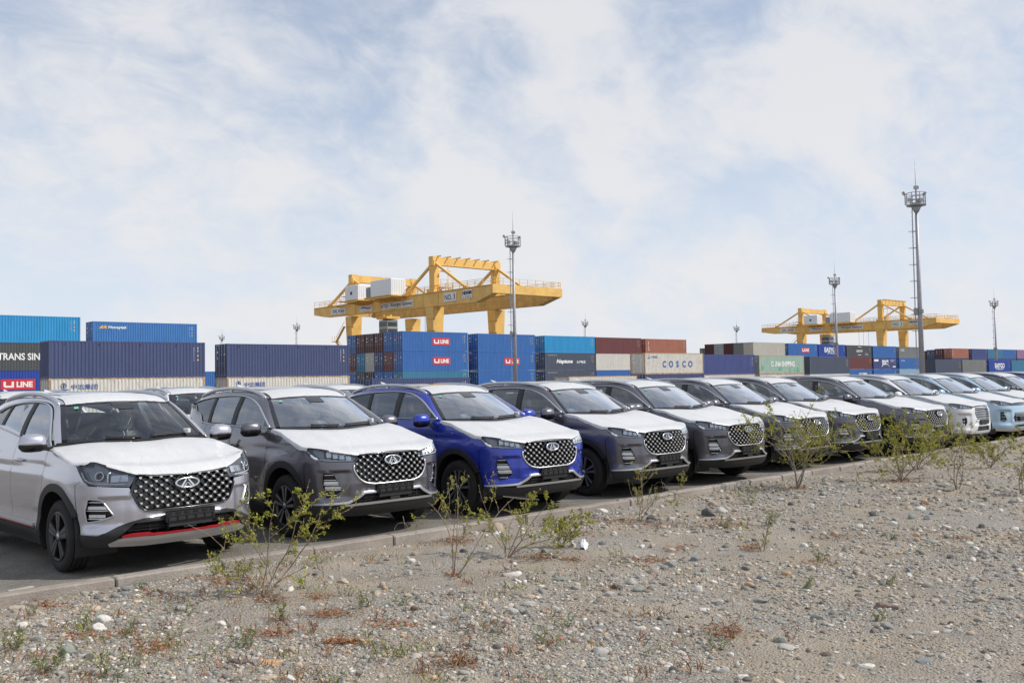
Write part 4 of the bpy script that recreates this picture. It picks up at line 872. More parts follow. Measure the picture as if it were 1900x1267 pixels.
    if face in 'AB':
        bo = gr['low']+[(a, b) for a, b in D['lamplow']]+[(a-g, b) for a, b in seam]+arc(0, ra-.01, D['aF'], D['aF']-.55, 8)[1:]
        bo = [p for p in bo]+D['bumplow']
        half = bo; full = neg(half)[::1]+[(a, b) for a, b in half[::-1]]
        # right half from the centre outwards, then left half back to the centre
        panel('front_bumper', full, mp(), paint, root, holes=[neg(D['fog']), D['fog'][::-1]], step=.034, rimdir=(1, 0, 0))
        gp = gr['all']; gfull = neg(gp)+gp[::-1]
        panel('grille', gfull, mp(-.035), M_GLOSSB, root, step=.07, thick=0, rimdir=(1, 0, 0))
        lat = MB(); stud = MB(); a, b = gr['pitch']; poly = np.array(gfull)
        ce = poly.mean(0); inner = [tuple(ce+(q-ce)*.965) for q in poly]
        rows = np.arange(.56, 1.0, b/2)
        for j, z in enumerate(rows):
            for i in range(-9, 10):
                s = i*a+(a/2 if j % 2 else 0); here = in_poly(np.array([[s, z]]), inner)[0]
                for ds in (-a/2, a/2):
                    q = (s+ds, z+b/2); th = in_poly(np.array([q]), inner)[0]
                    if here or th:
                        p0, p1 = (s, z), q
                        if not (here and th):
                            good, bad = (p0, q) if here else (q, p0)
                            for f in (.75, .5, .25, 0):
                                c_ = (good[0]+(bad[0]-good[0])*f, good[1]+(bad[1]-good[1])*f)
                                if in_poly(np.array([c_]), inner)[0]: break
                            p0, p1 = good, c_
                        if abs(p0[0]-p1[0])+abs(p0[1]-p1[1]) < .006: continue
                        lat.beam(pt(*p0, -.018), pt(*p1, -.018), .0085, .034, (1, 0, 0))
                if here and math.hypot(s/.155, (z-D['emb'])/.085) > 1:
                    c = pt(s, z, -.004); w_, h_ = gr['stud']
                    n_ = (pt(s, z, .01)-pt(s, z, -.01)).normalized(); rgt = Vector((n_.y, -n_.x, 0)).normalized(); up = Vector((0, 0, 1))
                    V = [c+rgt*(-w_)+up*h_*.55, c+rgt*w_+up*h_*.55, c+rgt*w_-up*h_*.2, c-up*h_*1.0, c-rgt*w_-up*h_*.2]
                    V += [c+n_*.020+rgt*(-w_*.75)-up*h_*.02, c+n_*.020+rgt*w_*.75-up*h_*.02, c+n_*.018-up*h_*.55]
                    stud.add(V, [(0, 1, 6, 5), (1, 2, 7, 6), (2, 3, 7), (3, 4, 7), (4, 0, 5, 7), (5, 6, 7)])
        lat.build('grille_lattice', M_LATT, root); tag(stud.build('grille_studs', M_STUD, root), kind='stuff')
        mb = MB(); lp = resample(np.array(neg(gr['low'][::-1])+gr['low'])[::1] if False else np.array([(-a_, b_) for a_, b_ in gr['low'][::-1]]+gr['low']), 50)
        mb.tube([pt(a_, b_, .006) for a_, b_ in lp], gr['rim'], 6, flat=1.); mb.build('grille_surround', D['rimmat'], root)
        mb = MB(); up_ = gr['top']; lp = resample(np.array([(-a_, b_) for a_, b_ in up_[::-1]]+up_), 30); mb.tube([pt(a_, b_-.006, .0) for a_, b_ in lp], .010, 6); mb.build('grille_top_edge', M_GLOSSB, root)
        # oval badge
        em = D['emb']; ew, eh = D['badge']; mb = MB(); V = []
        E_ = [pt(ew*math.cos(t), em+eh*math.sin(t), .022) for t in np.linspace(0, 2*PI, 33)]; mb.tube(E_, [.0075+.004*abs(math.cos(t)) for t in np.linspace(0, 2*PI, 33)], 8, cap=False)
        for s in (-1, 1):
            mb.beam(pt(s*ew*.52, em-eh*.72, .022), pt(s*ew*.10, em+eh*.70, .022), .018, .012, (1, 0, 0), .014); mb.beam(pt(s*ew*.30, em-eh*.80, .022), pt(s*.004, em+eh*.05, .022), .010, .010, (1, 0, 0), .006)
        mb.build('badge', M_CHROME, root)
        mb = MB(); mb.add([pt(0, em, .012)]+E_[:-1], [(0, i+1, (i+1) % 32+1) for i in range(32)]); mb.build('badge_field', M_GLOSSB, root)
        # number plate holder
        z = D['plate']; mb = MB(); xn = pt(0, z).x+.03
        mb.bbox((xn-.01, .02, z), (.03, .50, .105), .008); ph = mb.build('plate_holder', M_PLASTIC, root)
        mb = MB()
        for q in (-.22, -.13, -.04, .05, .14, .22):
            mb.box((xn+.008, .02+q, z+.028), (.01, .05, .016)); mb.box((xn+.008, .02+q*1.02, z-.02), (.01, .014, .034))
        mb.box((xn+.007, .02, z+.052), (.012, .50, .005)); mb.box((xn+.007, .02, z-.05), (.012, .50, .005)); mb.box((xn+.006, .02, z), (.01, .48, .004)); mb.build('plate_clip', M_GLOSSB, ph)
        mb = MB(); mb.box((xn-.03, .02, z-.075), (.05, .44, .05)); mb.box((xn-.03, .02, D['intz']), (.03, .13, .09)); mb.build('plate_bracket', M_PLASTIC, root)
        # lower intake
        it = D['intake']; panel('lower_intake', neg(it)+it[::-1], mp(-.06), M_PLASTIC, root, step=.08, thick=0, rimdir=(1, 0, 0))
        mb = MB(); zi, zl = it[0][1], it[-1][1]
        for k in range(3):
            z = zl+(k+.5)*(zi-zl)/3; w_ = np.interp(z, [zl, zi], [it[-2][0], it[1][0]])-.01
            mb.tube([pt(s, z, -.02) for s in np.linspace(-w_, w_, 22)], .009, 4, smooth=False)
        for s in (-.36, -.18, .18, .36): mb.beam(pt(s, zl, -.03), pt(s, zi, -.03), .012, .02, (1, 0, 0))
        mb.build('intake_slats', M_GLOSSB, root)
        for P, m, d in D['trims']:
            panel('bumper_trim' if m is not M_REDLIP else 'red_lip', neg(P[0])+P[1][::-1] if isinstance(P, tuple) else neg(P)+P[::-1], mp(d), m, root, step=.04, thick=.022, rimdir=(1, 0, 0))
        # corner vents
        for s in (-1, 1):
            F_ = [(s*a_, b_) for a_, b_ in D['fog']]; ce = np.array(F_).mean(0)
            v = panel('corner_vent', [tuple(ce+(np.array(p)-ce)*1.02) for p in F_], mp(-.045), M_PLASTIC, root, step=.06, thick=0, rimdir=(1, s*.8, 0))
            fz = [b_ for _, b_ in D['fog']]; z0, z1 = min(fz), max(fz); led = MB(); chm = MB()
            poly = np.array(F_); zz = np.linspace(z0+.035, z1-.03, D['fogbars'])
            for k, z in enumerate(zz):
                ss = np.linspace(poly[:, 0].min(), poly[:, 0].max(), 80); ok = ss[in_poly(np.stack([ss, np.full(80, z)], 1), F_)]
                if len(ok) < 4: continue
                q0, q1 = ok[0]+.006, ok[-1]-.006
                chm.tube([pt(s_, z, -.002) for s_ in np.linspace(q0, q1, 7)], .006, 5)
                if k in D['fogled']: led.grid([[pt(s_, z+.008, -.022), pt(s_, z+.038, -.024)] for s_ in np.linspace(q0, q1, 7)], flip=s < 0)
            chm.build('vent_bar', M_CHROME, v); led.build('fog_lamp', M_LED, v)
            mb = MB(); C_ = resample(np.array(F_+[F_[0]]), 40); mb.tube([pt(a_, b_, .002) for a_, b_ in C_], D['fogrim'], 5, cap=False); mb.build('vent_surround', D['fogmat'] or paint, v)
        # headlights: housing, reflectors, clear cover
        for s in (-1, 1):
            P = [(s*a_, b_) for a_, b_ in lamp]; ce = np.array(P).mean(0); rd_ = (1, s*1., 0)
            hl = panel('headlight', [tuple(ce+(np.array(p)-ce)*1.01) for p in P], mp(-.05), M_LAMPD, root, step=.07, thick=0, rimdir=rd_)
            D['lampin'](hl, s, pt, mp)
            panel('lamp_cover', P, mp(.001), M_CLEAR, hl, step=.06, thick=.012, rimdir=rd_)
        # lower lip
        lp = D['lip']; panel('lower_lip', neg(lp)+lp[::-1], mp(.004), M_PLASTIC, root, step=.05, thick=.05, rimdir=(1, 0, 0))
    else: D['nosefn'](root, sk, pt, mp, neg, paint, arc)
    # --- bonnet
    s1, s2 = D['hoodc'], xs(fx+.02)
    he = lambda s: tuple(sk.map(np.array([[s, top(abs(s))]]))[0])
    fr = [he(s) for s in np.linspace(-s1, s1, 30)]; rt = [he(-s) for s in np.linspace(s1, s2, 30)]; lf = [he(s) for s in np.linspace(s1, s2, 30)]
    cw = D['cowl']; re = crom([rt[-1], (cw[0][0], -cw[0][1], cw[0][2]), cw[1], (cw[0][0], cw[0][1], cw[0][2]), lf[-1]], 12)
    def hb(u, v):
        x = 2*u-1; crown = .045*(1-x**4)*np.sin(PI*np.clip(v, 0, 1))**.7+.012*np.exp(-((abs(x)-.55)/.10)**2)*np.sin(PI*v)
        return np.stack([np.zeros_like(crown*1.), np.zeros_like(crown*1.), crown], -1).squeeze(2) if crown.ndim == 3 else np.zeros(3)
    def bulge(u, v):
        U, V_ = u[..., 0], v[..., 0]; x = 2*U-1
        c = .040*(1-x**4)*np.sin(PI*V_)**.7+.014*np.exp(-((abs(x)-.52)/.09)**2)*np.sin(PI*V_); fr_ = .03*(1-x**2)*np.exp(-((V_)/.05)**2)
        return np.stack([c*0, c*0, c], -1)
    H = coons(fr, re, rt, lf, 33, 29, bulge); mb = MB(); mb.grid(H, flip=True); ho = mb.build('bonnet', paint, root)
    # protective film over the bonnet, a little slack, hanging over its edge
    rr_ = np.random.default_rng(5+len(label)); Fm = H.copy(); nu, nv = Fm.shape[:2]
    ln = D['drape']
    rowsL = []; uu = np.arange(nu)
    Fm[..., 2] += .007+.003*rr_.random((nu, nv))*np.clip(np.arange(nv)/6-.3, 0, 1)[None, :]
    edge0 = []
    for j in range(nv):
        pass
    def lowered(P, sgn, k):
        out = []
        for j in range(nv):
            q = P[j].copy(); dz = ln*(.75+.5*rr_.random())*k; q[2] -= dz; q[1] += sgn*(.022*k**.5); out.append(q)
        return np.array(out)
    R0, L0 = Fm[0], Fm[-1]; j0 = D['drape0']
    parts = [lowered(R0, -1, 1.), lowered(R0, -1, .45), None]
    mb = MB(); mb.grid(Fm, flip=True)
    for P, sgn in ((R0, -1), (L0, 1)):
        a_, b_ = lowered(P, sgn, .4)[j0:], lowered(P, sgn, 1.)[j0:]
        mb.grid([list(P[j0:]), list(a_), list(b_)], flip=sgn < 0)
    fl = mb.build('bonnet_film', M_FILM, root)
    if face in 'AB':
        P = Fm[:, 0]; q = P+np.array([.012, 0, -.016]); mb = MB(); mb.grid([list(P), list(q)], flip=False); mb.build('film_hem', M_FILM, root)
    # --- cabin: roof edge curve T, window arc W
    T = crom(D['T'], 10); it_ = D['itop']*10; Ta, Tr = T[:it_+1], T[it_:]
    R = mirr  # right side has y<0
    base = crom([mirr(T[0]), (D['wsb'][0]+.02, -.42, D['wsb'][1]+.012), (D['wsb'][0]+.10, 0, D['wsb'][1]), (D['wsb'][0]+.02, .42, D['wsb'][1]+.012), T[0]], 10)
    tp = crom([mirr(Tr[0]), (Tr[0][0]+.06, -.3, Tr[0][2]+.022), (Tr[0][0]+.085, 0, Tr[0][2]+.028), (Tr[0][0]+.06, .3, Tr[0][2]+.022), Tr[0]], 10)
    WS = coons(base, tp, mirr(Ta), Ta, 31, 17, lambda u, v: np.stack([.03*np.sin(PI*v[..., 0])*np.sin(PI*u[..., 0]), 0*u[..., 0]*v[..., 0], .012*np.sin(PI*v[..., 0])*np.sin(PI*u[..., 0])], -1))
    mb = MB(); mb.grid(WS, flip=True); ws = mb.build('windscreen', M_GLASS if face == 'A' else M_GLASSB, root)
    # black printed border, sensor housing, stickers
    mb = MB(); nu, nv = WS.shape[:2]; C_ = WS.reshape(-1, 3).mean(0); off = np.array([.004, 0, .003])
    for sl_u, sl_v in ((slice(0, 2), slice(0, nv)), (slice(nu-2, nu), slice(0, nv)), (slice(0, nu), slice(0, 2)), (slice(0, nu), slice(nv-2, nv))): mb.grid((WS+off)[sl_u, sl_v], flip=True)
    mb.grid((WS+off)[nu//2-3:nu//2+3, nv-5:nv-1], flip=True); mb.build('windscreen_border', M_GLOSSB, ws)
    st = MB(); st.grid((WS+off*2)[3:4+1, nv-4:nv-2], flip=True); st.build('sticker', M_STICK, ws)
    pw = WS[nu-5, 1]; pg = MB(); pg.bbox(tuple(pw+np.array([.03, 0, .035])), (.07, .05, .05), .008, Matrix.Rotation(.5, 3, 'Z')); pg.build('paper_tag', M_FILM, ws)
    wi = MB()
    for a_, b_ in ((8, 16), (17, 27)): wi.tube([WS[i, 1 if i < b_ else 1]+np.array([.015, 0, .018]) for i in range(a_, b_)], .011, 5)
    wi.build('wiper', M_PLASTIC, root)
    cb = MB(); cb.grid([[p for p in resample(re, 31)], [p for p in resample(base, 31)]]); cb.build('cowl', M_PLASTIC, root)
    rear = crom([mirr(T[-1]), (T[-1][0]-.07, -.3, T[-1][2]+.02), (T[-1][0]-.09, 0, T[-1][2]+.025), (T[-1][0]-.07, .3, T[-1][2]+.02), T[-1]], 10)
    RF = coons(tp, rear, mirr(Tr), Tr, 25, 33, lambda u, v: np.stack([0*u[..., 0]*v[..., 0], 0*u[..., 0]*v[..., 0], .020*np.sin(PI*v[..., 0])*(1-(2*u[..., 0]-1)**4)], -1))
    mb = MB(); mb.grid(RF, flip=True); mb.build('roof', paint, root)
    j1, j2 = D['roofcut']
    mb = MB(); mb.grid((RF+[0, 0, .004])[3:-3, j1:j2], flip=True); mb.build('sunroof', M_DARKGLASS, root)
    mb = MB(); G = RF[1:-1, 0:j1+1]+np.array([0, 0, .009]); G[..., 2] += .004*rr_.random(G.shape[:2]); hem = G[:, 0]+np.array([.02, 0, -.014]); mb.grid(G, flip=True); mb.grid([list(hem), list(G[:, 0])]); mb.build('roof_film', M_FILM, root)
    # tailgate
    Z0 = [sk.map(np.array([[send-.45, 1.0]]))[0], sk.map(np.array([[send, 1.0]]))[0]]
    lo = crom([mirr(Z0[0]), (Z0[1][0], -.3, 1.0), (Z0[1][0], .3, 1.0), Z0[0]], 8)
    mb = MB(); mb.grid(coons(rear, lo, [mirr(T[-1]), mirr(Z0[0])], [T[-1], Z0[0]], 15, 9)); mb.build('rear_window', M_DARKGLASS, root)
    mb = MB(); lo2 = lo-[0, 0, .62]; mb.grid([list(resample(lo, 15)), list(resample(lo2, 15))]); mb.build('tailgate', paint, root)
    # side windows on their own leaning surface
    y0, zb0 = D['G']
    def Gm(d=0.):
        def f(Q):
            x, z = Q[:, 0], Q[:, 1]; h = z-zb0
            return np.stack([x, -(y0-.36*h-.42*h*np.abs(h)-.028*((x+1.5)/1.5)**2+d), z], 1)
        return f
    arcW = crom(D['W'], 8); botW = D['Wb']; DLO = [tuple(p) for p in arcW]+botW
    # pillar skin between the window arc and the roof edge
    ai = [Gm()(np.array([[p[0], p[1]]]))[0] for p in resample(crom(D['Wo'], 8), 40)]; T2 = [mirr(p) for p in resample(T, 40)]
    for s in (1, -1):
        mb = MB(); A_ = np.array(ai)*[1, s, 1]; B_ = np.array(T2)*[1, s, 1]; mid = (A_+B_)/2+np.array([0, -s*.012, .010]); mb.grid([list(A_), list(mid), list(B_)], flip=s > 0); mb.build('pillar_rail', paint, root)
    (bx0, bx1, tx0, tx1), (cx0, cx1, ux0, ux1) = D['pill']
    zlo = lambda x: float(np.interp(-x, [-p[0] for p in botW[::-1]], [p[1] for p in botW[::-1]])); zhi = lambda x: float(np.interp(-x, -arcW[:, 0], arcW[:, 1]))
    sub = lambda xa, xb, n=10: [(x, zhi(x)) for x in np.linspace(xa, xb, n)]
    e_ = .012
    fw = sub(arcW[0][0]-.16, tx0)+[(bx0, zlo(bx0))]+[(arcW[0][0]-.14, zlo(arcW[0][0]-.14))]
    rw = sub(tx1, ux0)+[(cx0, zlo(cx0)), (bx1, zlo(bx1))]
    qw = sub(ux1, arcW[-1][0])+[tuple(p) for p in botW if p[0] < cx1-.02]+[(cx1, zlo(cx1))]
    shrink = lambda P, k: [tuple(np.mean(P, 0)+(np.array(p)-np.mean(P, 0))*k) for p in P]
    for nm, P in (('front_side_window', fw), ('rear_side_window', rw)):
        panel(nm, shrink(P, .945), Gm(-.004), M_SIDEGLASS, root, step=.12, thick=0, mirror=True, rimdir=(0, -1, 0))
        panel('window_frame', P, Gm(.0), M_PLASTIC, root, holes=[shrink(P, .94)], step=.08, thick=.012, mirror=True, rimdir=(0, -1, 0))
    panel('quarter_window', qw, Gm(-.002), M_DARKGLASS, root, step=.12, thick=0, mirror=True, rimdir=(0, -1, 0))
    for P in ([(tx0+e_*0, zhi(tx0)), (tx1, zhi(tx1)), (bx1, zlo(bx1)), (bx0, zlo(bx0))], [(ux0, zhi(ux0)), (ux1, zhi(ux1)), (cx1, zlo(cx1)), (cx0, zlo(cx0))]):
        panel('pillar_cover', P, Gm(.004), M_PLASTIC, root, step=.1, thick=.008, mirror=True, rimdir=(0, -1, 0))
    tri = [(arcW[0][0], zlo(arcW[0][0])), (arcW[0][0]-.17, zhi(arcW[0][0]-.17)), (arcW[0][0]-.15, zlo(arcW[0][0]-.15))]
    panel('mirror_patch', tri, Gm(.002), M_GLOSSB, root, step=.1, thick=.006, mirror=True, rimdir=(0, -1, 0))
    for s in (1, -1):
        mb = MB(); pa = [Gm(.006)(np.array([p]))[0]*[1, s, 1] for p in resample(arcW, 40)]; mb.tube(pa, .012, 6, flat=.8)
        mb.tube([Gm(.008)(np.array([p]))[0]*[1, s, 1] for p in resample(np.array(botW+[tuple(arcW[0])]), 40)], .009, 6); mb.build('chrome_trim', M_SATIN, root)
        mb = MB(); rl = crom(D['rail'], 10)*[1, -s, 1]; k = len(rl); mb.tube(rl, [.016+.010*min(1, min(i, k-1-i)/5) for i in range(k)], 8, flat=1.0)
        for i in (2, k//2, k-3): mb.beam(rl[i], rl[i]-[0, 0, .05], .04, .05)
        mb.build('roof_rail', M_SATIN, root)
        # door mirror
        mx, my, mz = D['mir']; my *= -s; e = empty('door_mirror', (mx, my, mz), 0, root)
        mb = MB(); ring = []
        for t in np.linspace(-1, 1, 9):
            w_ = max(0, 1-abs(t)**3.2)**.5; row = []
            for a_ in np.linspace(0, 2*PI, 17):
                ca, sa = math.cos(a_), math.sin(a_); px = .075*w_*ca*(1.0 if ca > 0 else .62)+.01*t; pz = (.092*sa if sa > 0 else .085*sa)*(.35+.65*w_)-.008*t*t; row.append((px, t*.128, pz))
            ring.append(row)
        mb.grid(ring); cap = mb.build('mirror_cap', paint, e)
        mb = MB(); low = []
        for t in np.linspace(-1, 1, 9):
            w_ = max(0, 1-abs(t)**3.2)**.5; low.append([(.078*w_*math.cos(a_)*(1.0 if math.cos(a_) > 0 else .62)+.01*t, t*.131, -.018+.075*math.sin(a_)*(.35+.65*w_)) for a_ in np.linspace(PI, 2*PI, 9)])
        mb.grid(low); mb.beam((.02, s*.07, -.05), (.06, s*.21, -.085), .07, .04); mb.build('mirror_base', M_GLOSSB, e)
        mb = MB(); mb.box((-.05, 0, .0), (.008, .21, .13)); mb.build('mirror_glass', M_CHROME, e)
        # door handles
        for hx, hz in D['handles']:
            p = sk.map(np.array([[-xs(hx), hz]]), .028)[0]*[1, s, 1]; mb = MB(); mb.tube([p+np.array([.11, s*.022, -.004]), p+np.array([.085, 0, 0]), p+np.array([-.07, 0, .004]), p+np.array([-.10, s*.02, .004])], [.011, .017, .016, .011], 6, flat=1.1); mb.build('door_handle', paint, root)
    # interior
    for y in (-.37, .37): seat(root, -1.12 if key == 'A' else -1.22, y)
    mb = MB(); mb.bbox((-2.15, 0, .46), (.5, 1.28, .2), .05); mb.bbox(Vector((-2.45, 0, .84)), (.16, 1.28, .62), .05, Matrix.Rotation(-.3, 3, 'Y'))
    for y in (-.4, 0, .4): mb.bbox((-2.56, y, 1.22), (.10, .26, .18), .04)
    mb.build('rear_bench', M_SEAT, root)
    mb = MB(); mb.bbox((-.52, 0, .98), (.62, 1.36, .26), .08); mb.bbox((-.66, .02, 1.10), (.03, .62, .13), .01); mb.bbox((-.70, .37, 1.08), (.14, .34, .08), .04); mb.build('dashboard', M_DASH, root)
    mb = MB(); Rm = Matrix.Rotation(-1.12, 3, 'Y'); mb.tube([Vector((-.86, .37, .99))+Rm @ Vector((.185*math.cos(t), .185*math.sin(t), 0)) for t in np.linspace(0, 2*PI, 25)], .016, 6, cap=False); mb.bbox(Vector((-.86, .37, .99)), (.13, .19, .04), .015, Rm)
    for t in (0, PI, -PI/2): mb.beam(Vector((-.86, .37, .99)), Vector((-.86, .37, .99))+Rm @ Vector((.18*math.sin(t), .18*math.cos(t), 0)), .03, .02)
    mb.build('steering_wheel', M_DASH, root)
    for s in (1, -1):
        mb = MB(); mb.beam((-1.50, s*.73, 1.15), (-1.66, s*.60, 1.58), .10, .05); mb.beam((-.62, s*.73, 1.22), (-1.06, s*.575, 1.56), .06, .04); mb.beam((-2.30, s*.72, 1.2), (-2.42, s*.58, 1.56), .10, .05); mb.build('cabin_pillar', M_TRIMC, root)
    mb = MB(); mb.bbox((T[it_][0]+.10-.22, 0, T[it_][2]-.14), (.03, .24, .07), .015); mb.build('rear_view_mirror', M_DASH, root)
    # aerial fin with a scrap of film
    x = T[-1][0]+.30; zr = RF[12, -6][2]; mb = MB(); mb.add([(x+.10, 0, zr), (x-.06, -.035, zr), (x-.06, .035, zr), (x-.08, 0, zr+.075), (x-.03, 0, zr+.06)], [(0, 4, 1), (0, 2, 4), (4, 3, 1), (4, 2, 3), (1, 3, 2)]); mb.build('aerial_fin', paint, root)
    if face in 'AB':
        mb = MB(); mb.grid([[(x+.14, -.03, zr+.01), (x+.05, -.035, zr+.055), (x-.08, -.03, zr+.09), (x-.13, -.02, zr+.12)], [(x+.14, .03, zr+.012), (x+.05, .035, zr+.06), (x-.08, .03, zr+.095), (x-.12, .02, zr+.105)]]); mb.build('fin_film', M_FILM, root)
    for cx in (0, -wb):
        for s in (-1, 1): wheel(root, cx, s*D['track'], r-.004, .222, key)
    for s in (-1, 1):
        mb = MB(); mb.box((-.47, s*.74, .27), (.012, .26, .22)); mb.build('mud_flap', M_MUD, root)
    return root
# ---- shapes of the four kinds of car
def lamps_B(hl, s, pt, mp):
    mb = MB()
    for k in range(4):
        a, b = .51+k*.085, .575+k*.085
        mb.grid([[pt(s*q, .902+.012*k, -.030), pt(s*(q+.006), .935+.014*k, -.022), pt(s*(q+.012), .957+.016*k, -.034)] for q in np.linspace(a, b, 4)], flip=s < 0)
    mb.build('projector', M_LED, hl)
    mb = MB(); L_ = [(.485, .893), (.78, .904), (.93, .918), (.985, .932), (1.06, .985), (1.13, 1.025)]; C_ = resample(np.array(L_), 26)
    mb.tube([pt(s*a, b, -.012) for a, b in C_], [.009 if a < .93 else .02 if a < 1.03 else .012 for a, b in C_], 6); mb.build('light_strip', M_LED, hl)
    mb = MB()
    for k in range(4): mb.beam(pt(s*(.585+k*.085), .90+.012*k, -.02), pt(s*(.60+k*.085), .965+.016*k, -.03), .014, .02, (1, 0, 0))
    mb.build('divider', M_CHROME, hl)
def lamps_A(hl, s, pt, mp):
    mb = MB(); c = (s*.83, .945); E_ = [pt(c[0]+.042*math.cos(t), c[1]+.036*math.sin(t), -.008) for t in np.linspace(0, 2*PI, 21)]; mb.tube(E_, .008, 5, cap=False); mb.build('projector_ring', M_CHROME, hl)
    mb = MB(); mb.add([pt(*c, -.012)]+[pt(c[0]+.038*math.cos(t), c[1]+.032*math.sin(t), -.03) for t in np.linspace(0, 2*PI, 20, endpoint=False)], [(0, i+1, (i+1) % 20+1) for i in range(20)], True); mb.build('projector', M_DARKGLASS, hl)
    mb = MB(); L_ = [(.56, .862), (.76, .874), (.92, .886), (.98, .915), (1.04, .985)]; C_ = resample(np.array(L_), 22); mb.tube([pt(s*a, b, -.010) for a, b in C_], .008, 6)
    L_ = [(.74, .885), (.745, .96), (.72, .975)]; mb.tube([pt(s*a, b, -.010) for a, b in resample(np.array(L_), 8)], .010, 6); L_ = [(.63, .885), (.62, .94)]; mb.tube([pt(s*a, b, -.014) for a, b in resample(np.array(L_), 6)], .006, 6)
    mb.build('light_strip', M_LED, hl)
    mb = MB(); mb.grid([[pt(s*q, .885, -.034), pt(s*q, .945, -.04)] for q in np.linspace(.55, .72, 6)], flip=s < 0); mb.build('reflector', M_SATIN, hl)
    mb = MB()
    for k in range(9): mb.box(pt(s*(.60+k*.03), .855, -.02), (.01, .018, .012))
    mb.build('indicator', M_LED, hl)
SIDE = ([.22, .30, .38, .50, .62, .75, .90, .98, 1.08, 1.18, 1.24, 1.32, 1.42, 1.52], [.085, .035, .015, .026, .012, 0, 0, .012, .035, .07, .095, .125, .175, .235])
FRONT = ([.20, .27, .33, .40, .50, .62, .75, .88, .95, 1.0, 1.1, 1.25], [.14, .08, .035, .006, 0, 0, .012, .03, .055, .09, .20, .40])
REAR = ([.25, .4, .7, .95, 1.1, 1.3, 1.45], [.08, 0, 0, .04, .08, .12, .15])
planB = [(.905, 0), (.895, .25), (.868, .45), (.82, .62), (.73, .76), (.60, .85), (.42, .898), (.2, .915), (-.5, .92), (-1.5, .92), (-2.4, .918), (-2.8, .90), (-3.15, .85), (-3.38, .75), (-3.50, .55), (-3.55, .3), (-3.56, 0)]
planA = [(.86, 0), (.85, .25), (.825, .45), (.775, .62), (.69, .75), (.56, .84), (.40, .89), (.2, .91), (-.5, .915), (-1.5, .915), (-2.35, .91), (-2.7, .89), (-3.05, .84), (-3.27, .73), (-3.38, .55), (-3.43, .3), (-3.44, 0)]
CARS = {}
